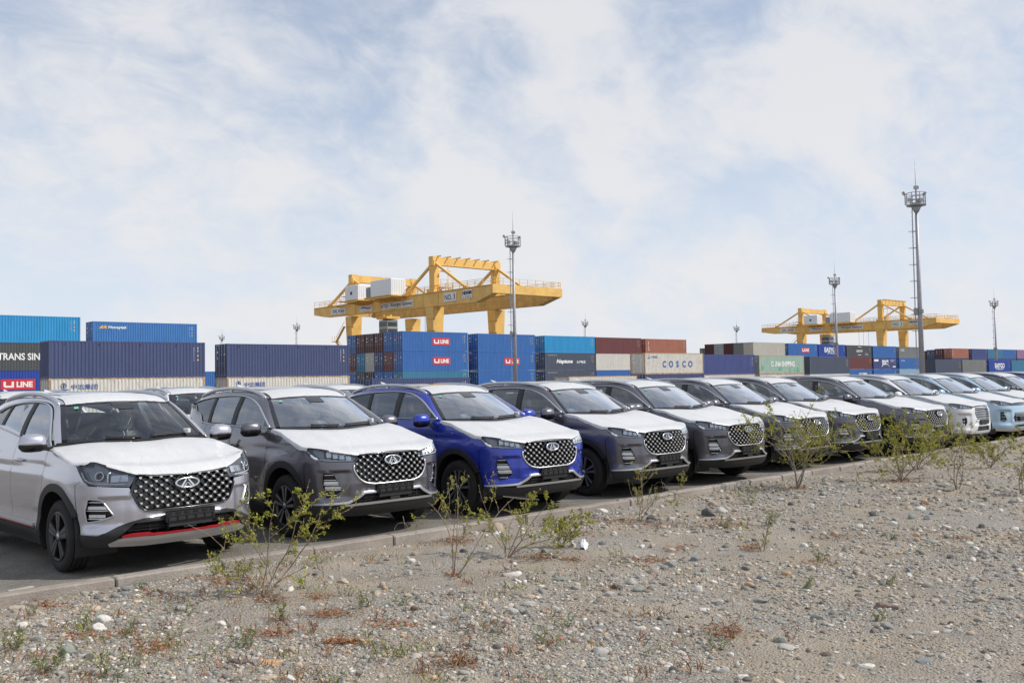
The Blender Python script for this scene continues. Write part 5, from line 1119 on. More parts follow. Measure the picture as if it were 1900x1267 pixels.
CARS['B'] = dict(face='B', dents=[(.60, .84, .50, .772, .030, .09, .022, .07), (.0, .40, .555, .60, .012, .12, .02, .02)], plan=planB, F=FRONT, S=SIDE, R=REAR, r=.365, ra=.515, wb=2.67, nose=.90, track=.80, cut=(-.46, -1.50, -2.34), aF=.48,
    ztop=([0, .30, .42, .69, .93, 1.172, 1.36, 1.56, 1.76, 2.02, 2.2, 3.1, 3.7, 4.1, 4.5, 5.2], [.972, .967, .958, .999, 1.032, 1.045, 1.088, 1.138, 1.193, 1.225, 1.235, 1.235, 1.245, 1.29, 1.36, 1.40]),
    lamp=[(1.172, 1.041), (1.04, .955), (.989, .921), (.792, .900), (.481, .887), (.452, .91), (.428, .954), (.55, .976), (.691, .995), (.928, 1.028)],
    lamplow=[(.478, .880), (.792, .893), (.985, .912)], seam=[(1.0, .925), (1.06, .90), (1.12, .86)],
    grille=dict(low=[(0, .622), (.27, .624), (.374, .648), (.43, .685), (.465, .725), (.488, .765), (.502, .803), (.492, .85)], all=[(0, .622), (.27, .624), (.374, .648), (.43, .685), (.465, .725), (.488, .765), (.500, .803), (.475, .87), (.425, .955), (.30, .966), (0, .974)], top=[(0, .976), (.25, .969), (.42, .958)], pitch=(.092, .074), stud=(.0098, .020), rim=.011),
    rimmat=M_SATIN, emb=.882, badge=(.106, .046), plate=.572, intz=.475, fog=[(.862, .775), (.735, .764), (.68, .67), (.626, .575), (.70, .52), (.747, .497), (.834, .486), (.862, .57), (.878, .655)], fogbars=5, fogled=(1, 2), fogrim=.006, fogmat=None,
    bumplow=[(1.035, .425), (.80, .437), (.583, .446), (.49, .49), (.388, .552), (.2, .553), (0, .553)],
    intake=[(0, .530), (.345, .524), (.40, .505), (.535, .43), (0, .425)],
    trims=[([(0, .552), (.385, .551), (.48, .492), (.58, .447), (.80, .437), (1.03, .427), (1.035, .408), (.80, .413), (.565, .420), (.455, .47), (.375, .522), (0, .524)], M_SATIN, .012), ([(0, .424), (.45, .418), (.60, .412), (.60, .392), (.45, .395), (0, .40)], M_SATIN, .012)],
    lip=[(0, .40), (.45, .395), (.60, .392), (.80, .408), (1.03, .405), (1.01, .30), (.80, .29), (.5, .27), (0, .265)], lampin=lamps_B, hoodc=.80,
    cowl=[(-.34, .45, 1.198), (-.24, 0, 1.182)], drape=.038, drape0=6,
    T=[(-.50, .748, 1.222), (-.78, .668, 1.41), (-1.06, .582, 1.585), (-1.30, .566, 1.648), (-1.80, .556, 1.682), (-2.4, .55, 1.678), (-2.9, .535, 1.632), (-3.15, .525, 1.575), (-3.30, .515, 1.53)], itop=2, wsb=(-.37, 1.205), roofcut=(5, 20),
    G=(.828, 1.235), W=[(-.53, 1.248), (-.80, 1.392), (-1.05, 1.508), (-1.35, 1.590), (-1.70, 1.624), (-2.1, 1.622), (-2.5, 1.602), (-2.85, 1.568), (-3.03, 1.535)], Wo=[(-.50, 1.236), (-.80, 1.40), (-1.05, 1.516), (-1.35, 1.599), (-1.70, 1.633), (-2.1, 1.631), (-2.5, 1.611), (-2.85, 1.577), (-3.12, 1.52)],
    Wb=[(-3.0, 1.49), (-2.86, 1.40), (-2.66, 1.365), (-2.52, 1.262), (-2.2, 1.249), (-1.6, 1.243), (-1.0, 1.242), (-.56, 1.240)], pill=((-1.49, -1.58, -1.585, -1.68), (-2.26, -2.34, -2.40, -2.47)),
    rail=[(-1.10, .585, 1.598), (-1.26, .582, 1.652), (-1.6, .574, 1.700), (-2.1, .568, 1.716), (-2.6, .560, 1.696), (-3.0, .545, 1.635), (-3.14, .54, 1.59)], mir=(-.655, 1.0, 1.232), handles=((-1.36, 1.01), (-2.24, 1.04)))
B_ = CARS['B']
CARS['A'] = dict(B_, face='A', dents=[(.60, .90, .50, .735, .028, .10, .03, .08), (.0, .30, .55, .585, .012, .12, .02, .02)], plan=planA, r=.35, ra=.505, wb=2.61, nose=.85, track=.785, cut=(-.36, -1.30, -2.16),
    ztop=([0, .30, .44, .67, .92, 1.137, 1.36, 1.56, 1.76, 1.95, 2.2, 2.9, 3.4, 3.8, 4.3, 5.2], [.925, .93, .945, 1.012, 1.072, 1.052, 1.09, 1.13, 1.165, 1.175, 1.20, 1.30, 1.36, 1.37, 1.38, 1.38]),
    lamp=[(1.137, 1.051), (1.022, .937), (.936, .864), (.731, .852), (.544, .838), (.505, .885), (.473, .942), (.665, 1.008), (.80, 1.045), (.918, 1.070)],
    lamplow=[(.546, .831), (.731, .845), (.93, .857)], seam=[(.97, .885), (1.02, .90), (1.10, .86)],
    grille=dict(low=[(0, .604), (.225, .605), (.40, .608), (.455, .64), (.50, .72), (.536, .80)], all=[(0, .604), (.225, .605), (.40, .608), (.455, .64), (.50, .72), (.534, .80), (.50, .88), (.46, .942), (.3, .927), (0, .918)], top=[(0, .923), (.3, .932), (.46, .947)], pitch=(.098, .078), stud=(.0125, .019), rim=.008),
    rimmat=M_GLOSSB, emb=.838, badge=(.116, .044), plate=.535, intz=.46, fog=[(.945, .735), (.80, .725), (.74, .65), (.68, .575), (.82, .535), (.96, .515), (.972, .62)], fogbars=3, fogled=(0, 1), fogrim=.009, fogmat=M_SATIN,
    bumplow=[(1.09, .41), (.837, .40), (.75, .43), (.657, .475), (.52, .52), (.42, .54), (0, .545)],
    intake=[(0, .50), (.40, .50), (.50, .47), (.60, .42), (0, .415)],
    trims=[([(0, .384), (.15, .384), (.327, .384), (.389, .404), (.52, .406), (.61, .384), (.595, .372), (.42, .372), (.33, .366), (0, .368)], M_REDLIP, .016), ([(0, .366), (.33, .364), (.42, .370), (.60, .370), (.74, .32), (.73, .292), (.40, .275), (0, .272)], M_SATIN, .008)],
    lip=[(0, .545), (.42, .54), (.52, .52), (.657, .475), (.75, .43), (.837, .40), (1.09, .41), (1.06, .29), (.76, .285), (.74, .31), (.60, .415), (.50, .50), (0, .505)], lampin=lamps_A, hoodc=.78,
    cowl=[(-.27, .45, 1.20), (-.20, 0, 1.187)], drape=.02, drape0=4,
    T=[(-.30, .752, 1.222), (-.55, .672, 1.42), (-.80, .592, 1.592), (-1.02, .574, 1.645), (-1.5, .560, 1.672), (-2.1, .548, 1.668), (-2.6, .532, 1.625), (-2.95, .52, 1.565), (-3.12, .515, 1.52)], wsb=(-.25, 1.205),
    G=(.835, 1.20), W=[(-.36, 1.185), (-.52, 1.32), (-.68, 1.45), (-.86, 1.555), (-1.10, 1.606), (-1.5, 1.620), (-1.95, 1.60), (-2.25, 1.555), (-2.40, 1.50)], Wo=[(-.30, 1.20), (-.50, 1.345), (-.66, 1.468), (-.84, 1.57), (-1.10, 1.618), (-1.5, 1.632), (-1.95, 1.612), (-2.35, 1.56), (-2.75, 1.42)],
    Wb=[(-2.44, 1.42), (-2.36, 1.375), (-2.1, 1.335), (-1.7, 1.30), (-1.3, 1.255), (-.9, 1.22), (-.40, 1.182)], pill=((-1.24, -1.34, -1.36, -1.46), (-2.02, -2.10, -2.06, -2.13)),
    rail=[(-.82, .598, 1.598), (-.98, .592, 1.650), (-1.35, .580, 1.698), (-1.9, .566, 1.704), (-2.4, .549, 1.665), (-2.66, .54, 1.615)], mir=(-.36, 1.0, 1.235), handles=((-1.06, 1.03), (-2.0, 1.10)))
def nose_bars(style):
    def f(root, sk, pt, mp, neg, paint, arc):
        D = B_; seam = [(1.0, .925), (1.06, .90), (1.12, .86)]
        half = [(0, .955), (.42, .94), (.50, .905), (.985, .912)]+seam+arc(0, D['ra']-.01, D['aF'], D['aF']-.55, 8)[1:]+[(1.0, .36), (.5, .33), (0, .325)]
        if style == 'C':
            gr = [(-.36, .93), (.36, .93), (.40, .80), (.36, .66), (-.36, .66), (-.40, .80)]; fogp = [(.74, .73), (.66, .70), (.66, .60), (.71, .52), (.78, .58), (.80, .68)]; low = [(-.30, .50), (.30, .50), (.36, .39), (-.36, .39)]
        else:
            gr = [(-.40, .73), (.40, .73), (.47, .62), (.42, .50), (-.42, .50), (-.47, .62)]; fogp = [(.86, .76), (.76, .76), (.68, .56), (.74, .52), (.86, .54)]; low = [(-.36, .43), (.36, .43), (.44, .37), (-.44, .37)]
        panel('front_bumper', neg(half)+half[::-1], mp(), paint, root, holes=[gr, fogp, neg(fogp), low], step=.06, rimdir=(1, 0, 0))
        panel('grille', [(a*1.02, b) for a, b in gr], mp(-.035), M_GLOSSB, root, step=.08, thick=0, rimdir=(1, 0, 0)); panel('lower_intake', low, mp(-.03), M_PLASTIC, root, step=.08, thick=0, rimdir=(1, 0, 0))
        mb = MB(); zs = np.linspace(.69, .90, 5) if style == 'C' else np.linspace(.53, .70, 4)
        for z in zs: mb.tube([pt(s, z, -.004) for s in np.linspace(-.37, .37, 20)], .012 if style == 'C' else .008, 5)
        mb.build('grille_bar', M_CHROME, root)
        for s in (1, -1):
            v = panel('corner_vent', [(s*a, b) for a, b in fogp], mp(-.03), M_PLASTIC, root, step=.06, thick=0, rimdir=(1, s*.8, 0)); mb = MB()
            for z in np.linspace(.56, .70, 3): mb.tube([pt(s*q, z, -.004) for q in np.linspace(.72, .83, 5)], .006, 4)
            mb.build('vent_bar', M_CHROME, v)
            L_ = [(1.172, 1.041), (.989, .925), (.50, .908), (.42, .945 if style == 'C' else .955), (.69, .995), (.93, 1.028)]
            h = panel('headlight', [(s*a, b) for a, b in L_], mp(-.03), M_LAMPD, root, step=.07, thick=0, rimdir=(1, s, 0)); lamps_B(h, s, pt, mp); panel('lamp_cover', [(s*a, b) for a, b in L_], mp(.001), M_CLEAR, h, step=.06, rimdir=(1, s, 0))
        if style == 'D':
            panel('light_panel', [(-.42, .955), (0, .965), (.42, .955), (.50, .908), (0, .90), (-.50, .908)], mp(.003), M_GLOSSB, root, step=.06, rimdir=(1, 0, 0)); link('lettering', txt('EXEED', w=.24, h=.03, bold=.03), root, M_CHROME, tuple(pt(0, .93, .012)), (0, 0, PI/2))
        mb = MB(); mb.bbox((pt(0, .6).x+.02, 0, .58 if style == 'D' else .60), (.03, .46, .11), .008); mb.build('plate_holder', M_PLASTIC, root)
        lp = [(0, .325), (.5, .33), (1.0, .36), (.98, .29), (.5, .265), (0, .26)]; panel('lower_lip', neg(lp)+lp[::-1], mp(.004), M_SATIN if style == 'D' else M_PLASTIC, root, step=.06, thick=.04, rimdir=(1, 0, 0))
    return f
CARS['C'] = dict(B_, face='C', nosefn=nose_bars('C')); CARS['D'] = dict(B_, face='D', nosefn=nose_bars('D'))
def place(o, X, Y, yaw=0., label=None):
    o.location = (X, Y, 0); o.rotation_euler = (0, 0, -PI/2+math.radians(yaw))
    if label: o['label'] = label
    return o
def build_cars():
    g = build_car('B', 'dark grey car with white bonnet film, parked between the silver car and the blue car', P_GREY)
    place(g, 6.04, 9.74)
    def dupB(X, Y, label, remap=None, yaw=0., steer=0.):
        o = place(copy_tree(g, None, remap), X, Y, yaw, label)
        for c in o.children:
            if c.name.startswith('wheel') and c.location.x > -.5: c.rotation_euler.z += math.radians(steer)
        return o
    dupB(8.48, 9.60, 'vivid blue car with white bonnet and roof film in the front row', {'paint_grey': P_BLUE}, 0, 3)
    dupB(10.95, 9.66, 'dark grey car just right of the vivid blue car', None, .5, 1)
    dupB(13.12, 9.68, 'dark grey car, second to the right of the vivid blue car', {'paint_grey': P_GREY2}, -.4, 0)
    dupB(15.60, 9.86, 'dark grey car whose front is half hidden by the tallest shrub', None, .8, -4)
    dupB(17.62, 9.84, 'dark grey car just right of the tallest shrub, between two shrubs', {'paint_grey': P_GREY2}, -.5, 2)
    dupB(19.92, 9.46, 'last dark grey studded-grille car, beside the white car', None, .3, 0)
    mb = MB(); mb.bbox((-1.37, -.957, 1.01), (.055, .012, .20), .004, Matrix.Rotation(.15, 3, 'Y')); mb.build('handle_film', M_FILM, g)
    a = build_car('A', 'silver car with red lip and white bonnet film, nearest to the camera', P_SILVER)
    place(a, 3.53, 9.62, 4)
    c = build_car('C', 'white car with a chrome-barred grille in the far part of the front row', P_WHITE); place(c, 22.5, 9.55)
    d = build_car('D', 'pale blue car right beside the white car in the front row', P_SKY); place(d, 24.9, 9.55)
    place(copy_tree(d), 27.3, 9.6, 0, 'pale blue car second from the white car, partly out of frame at right')
    place(copy_tree(d, None, {'paint_sky': P_NIGHT}), 29.8, 9.6, 0, 'dark car beyond the two pale blue cars near the right edge')
    place(copy_tree(d, None, {'paint_sky': P_DEEP}), 32.3, 9.6, 0, 'deep blue car at the right edge, last of the front row')
    # second row, only roofs and windscreens show over the first
    for px, Y, col, src, lab in ((20, 17.0, P_WHITE, a, 'white car of the second row, its roof at the left edge behind the silver car'), (325, 17.2, P_WHITE, a, 'white car of the second row, seen between the silver car and the first grey car'), (338, 23.6, P_SILVER, a, 'silver car of a row further back, in the gap left of the first grey car'), (622, 17.3, P_GREY, g, 'grey car of the second row, its roof behind the blue car')):
        X = x_at(px, Y+1.2, 735); place(copy_tree(src, None, {'paint_silver': col, 'paint_grey': col}, skip=('grille_studs', 'grille_lattice')), X+.3, Y, 0, lab)['group'] = 'cars of the rows behind'
build_cars()
# ------------------------------------------------------------------ stones on the gravel strip
def at(u, v):
    """where a spot of ground seen from the camera lies"""
    z = 0.
    for _ in range(6): x, y = ground_at(u, v, z); z = float(gravel_z(x, y))
    return x, y, z
def ico(sub):
    t = (1+5**.5)/2; V = [(-1, t, 0), (1, t, 0), (-1, -t, 0), (1, -t, 0), (0, -1, t), (0, 1, t), (0, -1, -t), (0, 1, -t), (t, 0, -1), (t, 0, 1), (-t, 0, -1), (-t, 0, 1)]
    F = [(0, 11, 5), (0, 5, 1), (0, 1, 7), (0, 7, 10), (0, 10, 11), (1, 5, 9), (5, 11, 4), (11, 10, 2), (10, 7, 6), (7, 1, 8), (3, 9, 4), (3, 4, 2), (3, 2, 6), (3, 6, 8), (3, 8, 9), (4, 9, 5), (2, 4, 11), (6, 2, 10), (8, 6, 7), (9, 8, 1)]
    V = [np.array(v)/np.linalg.norm(v) for v in V]
    for _ in range(sub):
        c = {}; N = []
        def mid(a, b):
            k = (min(a, b), max(a, b))
            if k not in c: m = V[a]+V[b]; V.append(m/np.linalg.norm(m)); c[k] = len(V)-1
            return c[k]
        for a, b, d in F: p, q, r = mid(a, b), mid(b, d), mid(d, a); N += [(a, p, r), (b, q, p), (d, r, q), (p, q, r)]
        F = N
    return np.array(V), np.array(F)
def rock(sub, seed, sharp=.5):
    V, F = ico(sub); r = np.random.default_rng(seed); V = V.copy()
    for k in range(int(5+sharp*7)):     # flats worn across a rounded pebble
        n = r.normal(size=3); n /= np.linalg.norm(n); h = r.uniform(.55, .95); d = V @ n; V -= np.outer(np.maximum(d-h, 0)*r.uniform(.6, 1), n)
    for f, a in ((1.7, .10), (3.9, .045)):
        ph = r.uniform(0, 6, 3); V *= (1+a*np.sin(V @ r.normal(size=3)*f+ph[0])*np.cos(V @ r.normal(size=3)*f+ph[1]))[:, None]
    return V/np.abs(V).max(0), F
def stone_mat(name, col, var=.18):
    m = mat(name, col, .85, var=var, vscale=2.5, bump=.35, bscale=12, spec=.25); return m
SCOL = {'grey': (.255, .25, .235), 'pale grey': (.41, .395, .365), 'white': (.60, .575, .53), 'tan': (.43, .35, .265), 'orange': (.48, .31, .18), 'dark grey': (.115, .113, .11), 'greenish': (.245, .262, .232), 'brown': (.22, .165, .14), 'blue-grey': (.215, .23, .235), 'pinkish': (.39, .315, .275)}
SM = {k: stone_mat('stone_'+k.replace(' ', '_').replace('-', '_'), v) for k, v in SCOL.items()}
def rock_meshes():
    out = []
    for i in range(14):
        V, F = rock(2 if i < 9 else 3, 100+i, (.2, .6, 1)[i % 3]); me = bpy.data.meshes.new('stone'); me.from_pydata(V.tolist(), [], F.tolist()); me.polygons.foreach_set('use_smooth', [True]*len(F)); me.update(); out.append(me)
    return out
RM = rock_meshes()
HAND = [ # u, v (middle), width px, height px, colour, angular, label
 (920, 978, 28, 26, 'tan', 0, 'round mottled boulder sitting by the kerb behind a green shrub'), (1315, 950, 26, 20, 'dark grey', 1, 'dark angular block of rubble near the kerb, in front of the grey cars'), (1340, 946, 24, 14, 'pale grey', 1, 'pale broken chunk beside the dark angular block'),
 (193, 1148, 34, 17, 'white', 0, 'large whitish stone at the left, above a smaller white one'), (182, 1163, 24, 18, 'white', 1, 'small white chipped stone just under the large whitish one at the left'), (127, 1207, 36, 20, 'greenish', 0, 'large smooth greenish cobble near the bottom left corner'), (95, 1218, 24, 16, 'pinkish', 0, 'pinkish stone just left of the large greenish cobble'),
 (340, 1127, 26, 12, 'pale grey', 0, 'pale oval stone between sand and kerb, left of the nearest shrub'), (261, 1152, 18, 16, 'pinkish', 0, 'round pinkish stone left of a patch of bare sand'), (412, 1155, 20, 10, 'white', 0, 'white oval stone on the patch of bare sand'), (502, 1228, 42, 11, 'orange', 0, 'long flat orange stone at the bottom, the brightest in colour'),
 (464, 1226, 28, 9, 'blue-grey', 0, 'flat blue-grey stone touching the left end of the orange one'), (437, 1225, 26, 9, 'dark grey', 0, 'flat dark slate stone second left of the orange one'), (537, 1256, 28, 12, 'white', 0, 'smooth white stone at the bottom edge below the orange one'), (497, 1255, 32, 10, 'tan', 0, 'flat tan stone under the orange one'), (400, 1248, 18, 12, 'greenish', 0, 'greenish pebble at the bottom edge, left of the flat tan stone'),
 (240, 1090, 28, 10, 'grey', 0, 'flat grey stone below the kerb in front of the silver car'), (233, 1101, 18, 9, 'blue-grey', 0, 'small bluish stone right under the flat grey one'), (255, 1104, 15, 9, 'white', 0, 'small white stone beside the bluish one'), (35, 1126, 36, 9, 'tan', 0, 'flat tan stone under the kerb at the left edge'), (165, 1217, 18, 11, 'dark grey', 0, 'dark grey stone right of the large greenish cobble'), (70, 1183, 22, 13, 'greenish', 0, 'greenish stone near the left edge, above the large cobble'),
 (80, 1158, 20, 10, 'pale grey', 0, 'pale grey pebble near the left edge, left of the white stones'), (232, 1252, 16, 13, 'grey', 1, 'grey chipped stone at the bottom, with a small dark one against it'), (265, 1230, 20, 12, 'pinkish', 0, 'pink-tinged stone at the bottom left with a flat top'), (560, 1127, 14, 10, 'white', 1, 'white chip right of the nearest shrub, on sand'), (541, 1203, 16, 11, 'tan', 0, 'tan oval stone near the bottom, right of the bare sand'),
 (950, 1064, 36, 11, 'white', 0, 'long flat white stone alone in the middle of the gravel'), (763, 1040, 18, 11, 'white', 0, 'white oval stone below the kerb, in front of the first grey car'), (757, 1062, 16, 12, 'pale grey', 0, 'pale round stone just below the white oval one'), (638, 1077, 22, 11, 'tan', 0, 'tan stone in the middle left, right of the nearest shrub'), (700, 1097, 22, 7, 'greenish', 0, 'thin greenish flat stone in the middle left'), (714, 1090, 14, 8, 'orange', 0, 'small orange stone just above a thin greenish one'),
 (875, 1157, 26, 18, 'white', 0, 'largest white cobble in the middle foreground'), (950, 1133, 28, 14, 'pale grey', 0, 'pale flat cobble up and right of the largest white cobble'), (865, 1143, 22, 9, 'blue-grey', 0, 'bluish stone directly behind the largest white cobble'), (918, 1169, 18, 12, 'grey', 0, 'grey stone right of the largest white cobble'), (980, 1105, 26, 10, 'tan', 0, 'tan flat stone in the centre of the gravel'), (982, 1119, 26, 11, 'pale grey', 0, 'pale grey flat stone just below a tan one in the centre'),
 (1040, 1073, 28, 9, 'greenish', 0, 'greenish flat stone in the centre, right of the long white one'), (1145, 1088, 22, 10, 'dark grey', 0, 'dark flat stone in the group right of the centre'), (1185, 1092, 24, 9, 'greenish', 0, 'long greenish stone in the group right of the centre'), (1130, 1101, 20, 10, 'pale grey', 0, 'pale stone below the dark flat one right of the centre'), (1212, 1058, 22, 15, 'pinkish', 0, 'pinkish round cobble right of the centre, next to grey ones'), (1232, 1052, 18, 10, 'grey', 0, 'grey stone touching the pinkish round cobble'),
 (1171, 1078, 20, 14, 'pale grey', 1, 'pale broken stone behind the dark flat one right of the centre'), (1064, 1187, 20, 9, 'brown', 0, 'reddish brown stone in the foreground beside a small yellow one'), (1099, 1190, 10, 8, 'orange', 0, 'small yellow stone next to a reddish brown one'), (1115, 1205, 32, 13, 'pale grey', 1, 'pale angular slab in the right half of the foreground'), (905, 1203, 22, 12, 'pale grey', 1, 'pale slab fragment in the middle foreground'), (930, 1262, 20, 12, 'white', 0, 'white pebble cut by the bottom edge, in the middle'),
 (1248, 1241, 16, 13, 'dark grey', 0, 'dark round pebble at the bottom, right of the middle'), (711, 1222, 20, 12, 'pinkish', 0, 'pinkish stone near the bottom edge, left of the middle'), (714, 1213, 18, 8, 'tan', 0, 'tan pebble above a pinkish one near the bottom'), (1296, 1092, 18, 16, 'white', 0, 'upright white stone at the right, beside a flat grey slab'), (1330, 1114, 26, 8, 'pale grey', 0, 'flat pale slab right of the upright white stone'), (1410, 1113, 28, 10, 'grey', 0, 'wide grey slab right of the flat pale slab'),
 (1306, 1131, 22, 8, 'white', 0, 'flat whitish stone below the upright white one'), (1515, 1143, 22, 14, 'greenish', 0, 'greenish angular cobble in the right foreground'), (1545, 1138, 16, 13, 'blue-grey', 0, 'bluish round cobble beside the greenish angular one'), (1447, 1185, 26, 17, 'greenish', 0, 'large greenish cobble in the right foreground with dry grass beside it'), (1460, 1200, 36, 8, 'pale grey', 0, 'long pale slab just under the large greenish cobble'), (1263, 1168, 12, 13, 'brown', 0, 'small purple-brown stone standing alone in the right foreground'),
 (1640, 1122, 32, 12, 'brown', 0, 'reddish slab in the right half of the gravel'), (1648, 1160, 26, 14, 'grey', 1, 'grey angular stone right of the greenish cobbles'), (1705, 1174, 22, 10, 'pale grey', 0, 'pale stone right of the grey angular one'), (1715, 1224, 34, 9, 'blue-grey', 0, 'long bluish slab in the bottom right'), (1608, 1235, 30, 5, 'white', 0, 'thin white splinter of stone at the bottom right'), (1532, 1211, 22, 11, 'brown', 0, 'brownish cobble at the bottom right of centre'), (1378, 1254, 24, 14, 'white', 0, 'white cobble near the bottom edge, right half'),
 (1342, 1241, 24, 12, 'pale grey', 0, 'pale rounded cobble left of the white one at the bottom'), (1880, 930, 16, 8, 'blue-grey', 0, 'bluish stone at the right edge under the shrubs'), (1735, 925, 10, 12, 'brown', 1, 'small upright brown stone below the right-hand shrubs'), (1716, 931, 14, 12, 'orange', 0, 'light tan stone just below the small upright brown one'), (1709, 943, 20, 9, 'white', 0, 'whitish flat stone beneath the light tan one at the right'), (1620, 953, 16, 12, 'dark grey', 0, 'dark stone in the middle distance at the right'), (1595, 976, 16, 10, 'white', 0, 'white stone in the middle distance, right of centre'),
 (1290, 1036, 20, 11, 'blue-grey', 0, 'bluish cobble right of centre, by a dry tuft'), (1245, 1046, 22, 13, 'grey', 0, 'grey cobble left of the bluish one by a dry tuft'), (1210, 961, 22, 12, 'dark grey', 0, 'dark rounded stone under the thin shrub by the kerb'), (1117, 947, 22, 9, 'white', 0, 'pair-like white stone on the kerb side, under the grey cars'), (1240, 986, 12, 9, 'white', 0, 'small white stone right of the thin shrub'), (1245, 1020, 18, 9, 'tan', 0, 'tan stone beside the dry tuft right of centre'), (1820, 1110, 20, 12, 'tan', 0, 'tan cobble at the far right of the foreground'), (1873, 1108, 20, 12, 'pale grey', 0, 'pale cobble at the right edge beside the tan one'), (1755, 1170, 20, 8, 'pale grey', 1, 'pale chipped stone at the lower right'), (1030, 1032, 12, 9, 'dark grey', 1, 'lump of black rubble beside the white scrap'), (1248, 1041, 14, 8, 'pale grey', 0, 'small pale stone wedged behind the grey cobble')]
def build_stones():
    r = random.Random(21)
    def put(x, y, w, hh, col, ang, label, depth=None, seed=None):
        me = RM[r.choice([i for i in range(9, 14)]) if w > .07 else r.choice(range(0, 9))] if not ang else RM[r.choice((2, 5, 8, 11))]
        z = float(gravel_z(x, y)); o = link('stone', me, None, SM[col], (x, y, z+hh*.10), (r.uniform(-.2, .2), r.uniform(-.2, .2), r.uniform(0, 6.3)))
        o.scale = (w/2, (depth or w*r.uniform(.6, .9))/2, hh/2)
        tag(o, label, 'stone', 'loose stones on the gravel'); return o
    for u, v, w, h, col, ang, label in HAND:
        x, y, z = at(u, v+h*.3); D = abs((ROT.transposed() @ Vector((x, y, z-CAM_H))).z); k = D/FPX
        o = put(x, y, w*k*1.05, max(h*k*1.25, w*k*.32), col, ang, label); yaw = math.atan2(_camr.y, _camr.x); o.rotation_euler[2] = yaw+r.uniform(-.25, .25)
    # more stones of a size one could pick out, scattered
    cars = [(3.3, 'silver car'), (5.9, 'first dark grey car'), (8.3, 'blue car'), (10.8, 'grey car right of the blue one')]
    shapes = (('flat', .34), ('rounded', .62), ('lumpy', .8))
    n = 0; used = set()
    while n < 195:
        u, v = r.uniform(-60, 1960), r.uniform(905, 1290)
        x, y, z = at(u, v)
        if y > 8.3 or x > 22: continue
        D = abs((ROT.transposed() @ Vector((x, y, z-CAM_H))).z); w = (r.uniform(9, 17)*D/FPX) * (1.25 if r.random() < .15 else 1)
        if w > .17: continue
        col = r.choices(list(SCOL), (5, 6, 4, 3, .5, 3, 3, 1, 3, 1.5))[0]; sh, f = r.choice(shapes)
        lat = ('by the left edge', 'below the silver car', 'below the nearest shrub', 'below the first grey car', 'below the blue car', 'below the white scrap', 'below the fourth car', 'below the fifth car', 'below the tallest shrub', 'below the wide bushy shrub', 'by the right edge')[int(np.searchsorted([170, 400, 560, 760, 960, 1110, 1260, 1400, 1580, 1780], u))]
        dep = 'close to the kerb' if v < 990 or y > 7.3 else 'midway across the gravel' if v < 1130 else 'in the near foreground'
        size = 'small' if w < .05 else 'mid-sized' if w < .085 else 'fist-sized'
        lab = '%s %s %s stone %s, %s' % (size, sh, col, dep, lat)
        if lab in used: continue
        used.add(lab); put(x, y, w, w*f, col, 0, lab); n += 1
    # everything smaller: one bed of pebbles
    g = np.random.default_rng(3); T = [rock(0, 300+i, .6) for i in range(6)]+[rock(1, 320+i, .5) for i in range(8)]
    pal = np.array([SCOL[k] for k in ('grey', 'pale grey', 'white', 'tan', 'dark grey', 'greenish', 'blue-grey', 'brown', 'pinkish', 'orange')]); pw = np.array([5, 5, 2.2, 3.2, 3, 2.4, 3, .9, 1.2, .25]); pw /= pw.sum()
    pts = []
    N1 = 120000; U = g.uniform(-160, 2060, N1); Vv = 800+g.uniform(0, 1, N1)**.75*510
    Rm = np.array(ROT); d = np.stack([(U-CXY[0])/FPX, -(Vv-CXY[1])/FPX, -np.ones(N1)], 1) @ Rm.T; z = np.zeros(N1)
    for _ in range(5): t = (z-CAM_H)/d[:, 2]; X = d[:, 0]*t; Y = d[:, 1]*t; z = gravel_z(X, Y)
    D = np.abs((np.stack([X, Y, z-CAM_H], 1) @ Rm)[:, 2])
    px = np.exp(g.normal(.88, .58, N1)); size = np.clip(px*D/FPX*1.5, .004, .10)
    ok = (Y < KERB_Y(X)-.02) & (D < 34) & (D > 0) & (Y > -1)
    dens = vnoise(X, Y, .9, 11)*.55+vnoise(X, Y, 2.3, 12)*.3+vnoise(X, Y, 6, 13)*.15; ok &= g.random(N1) < np.clip((dens-.37)*3.6+.6*np.clip((X-6)/7, 0, 1), .13, 1)
    X, Y, z, size = X[ok], Y[ok], z[ok], size[ok]; order = g.permutation(len(X)); ti = np.where(size/np.maximum(D[ok], 1)*FPX > 5.5, g.integers(6, 14, len(X)), g.integers(0, 6, len(X)))
    AV, AF, AC, off = [], [], [], 0
    for k, (V, F) in enumerate(T):
        sel = np.where(ti == k)[0]; m = len(sel)
        if not m: continue
        a = g.uniform(0, 2*PI, m); ca, sa = np.cos(a), np.sin(a); sc = np.stack([size[sel], size[sel]*g.uniform(.55, .95, m), size[sel]*g.uniform(.3, .75, m)], 1)/2
        P = V[None]*sc[:, None]; tl = g.normal(0, .2, m); P[..., 2] += P[..., 0]*tl[:, None]
        Q = np.empty_like(P); Q[..., 0] = P[..., 0]*ca[:, None]-P[..., 1]*sa[:, None]+X[sel, None]; Q[..., 1] = P[..., 0]*sa[:, None]+P[..., 1]*ca[:, None]+Y[sel, None]; Q[..., 2] = P[..., 2]+z[sel, None]+sc[:, 2, None]*.12
        c = pal[g.choice(len(pal), m, p=pw)]*g.uniform(.75, 1.2, m)[:, None]; c = c*.80+np.array([.36, .30, .22])*.20; c = c*1.05
        AV.append(Q.reshape(-1, 3)); AF.append((F[None]+(np.arange(m)*len(V))[:, None, None]+off).reshape(-1, 3)); AC.append(np.repeat(c, len(V), 0)); off += m*len(V)
    V = np.vstack(AV); F = np.vstack(AF); C = np.vstack(AC); me = bpy.data.meshes.new('gravel')
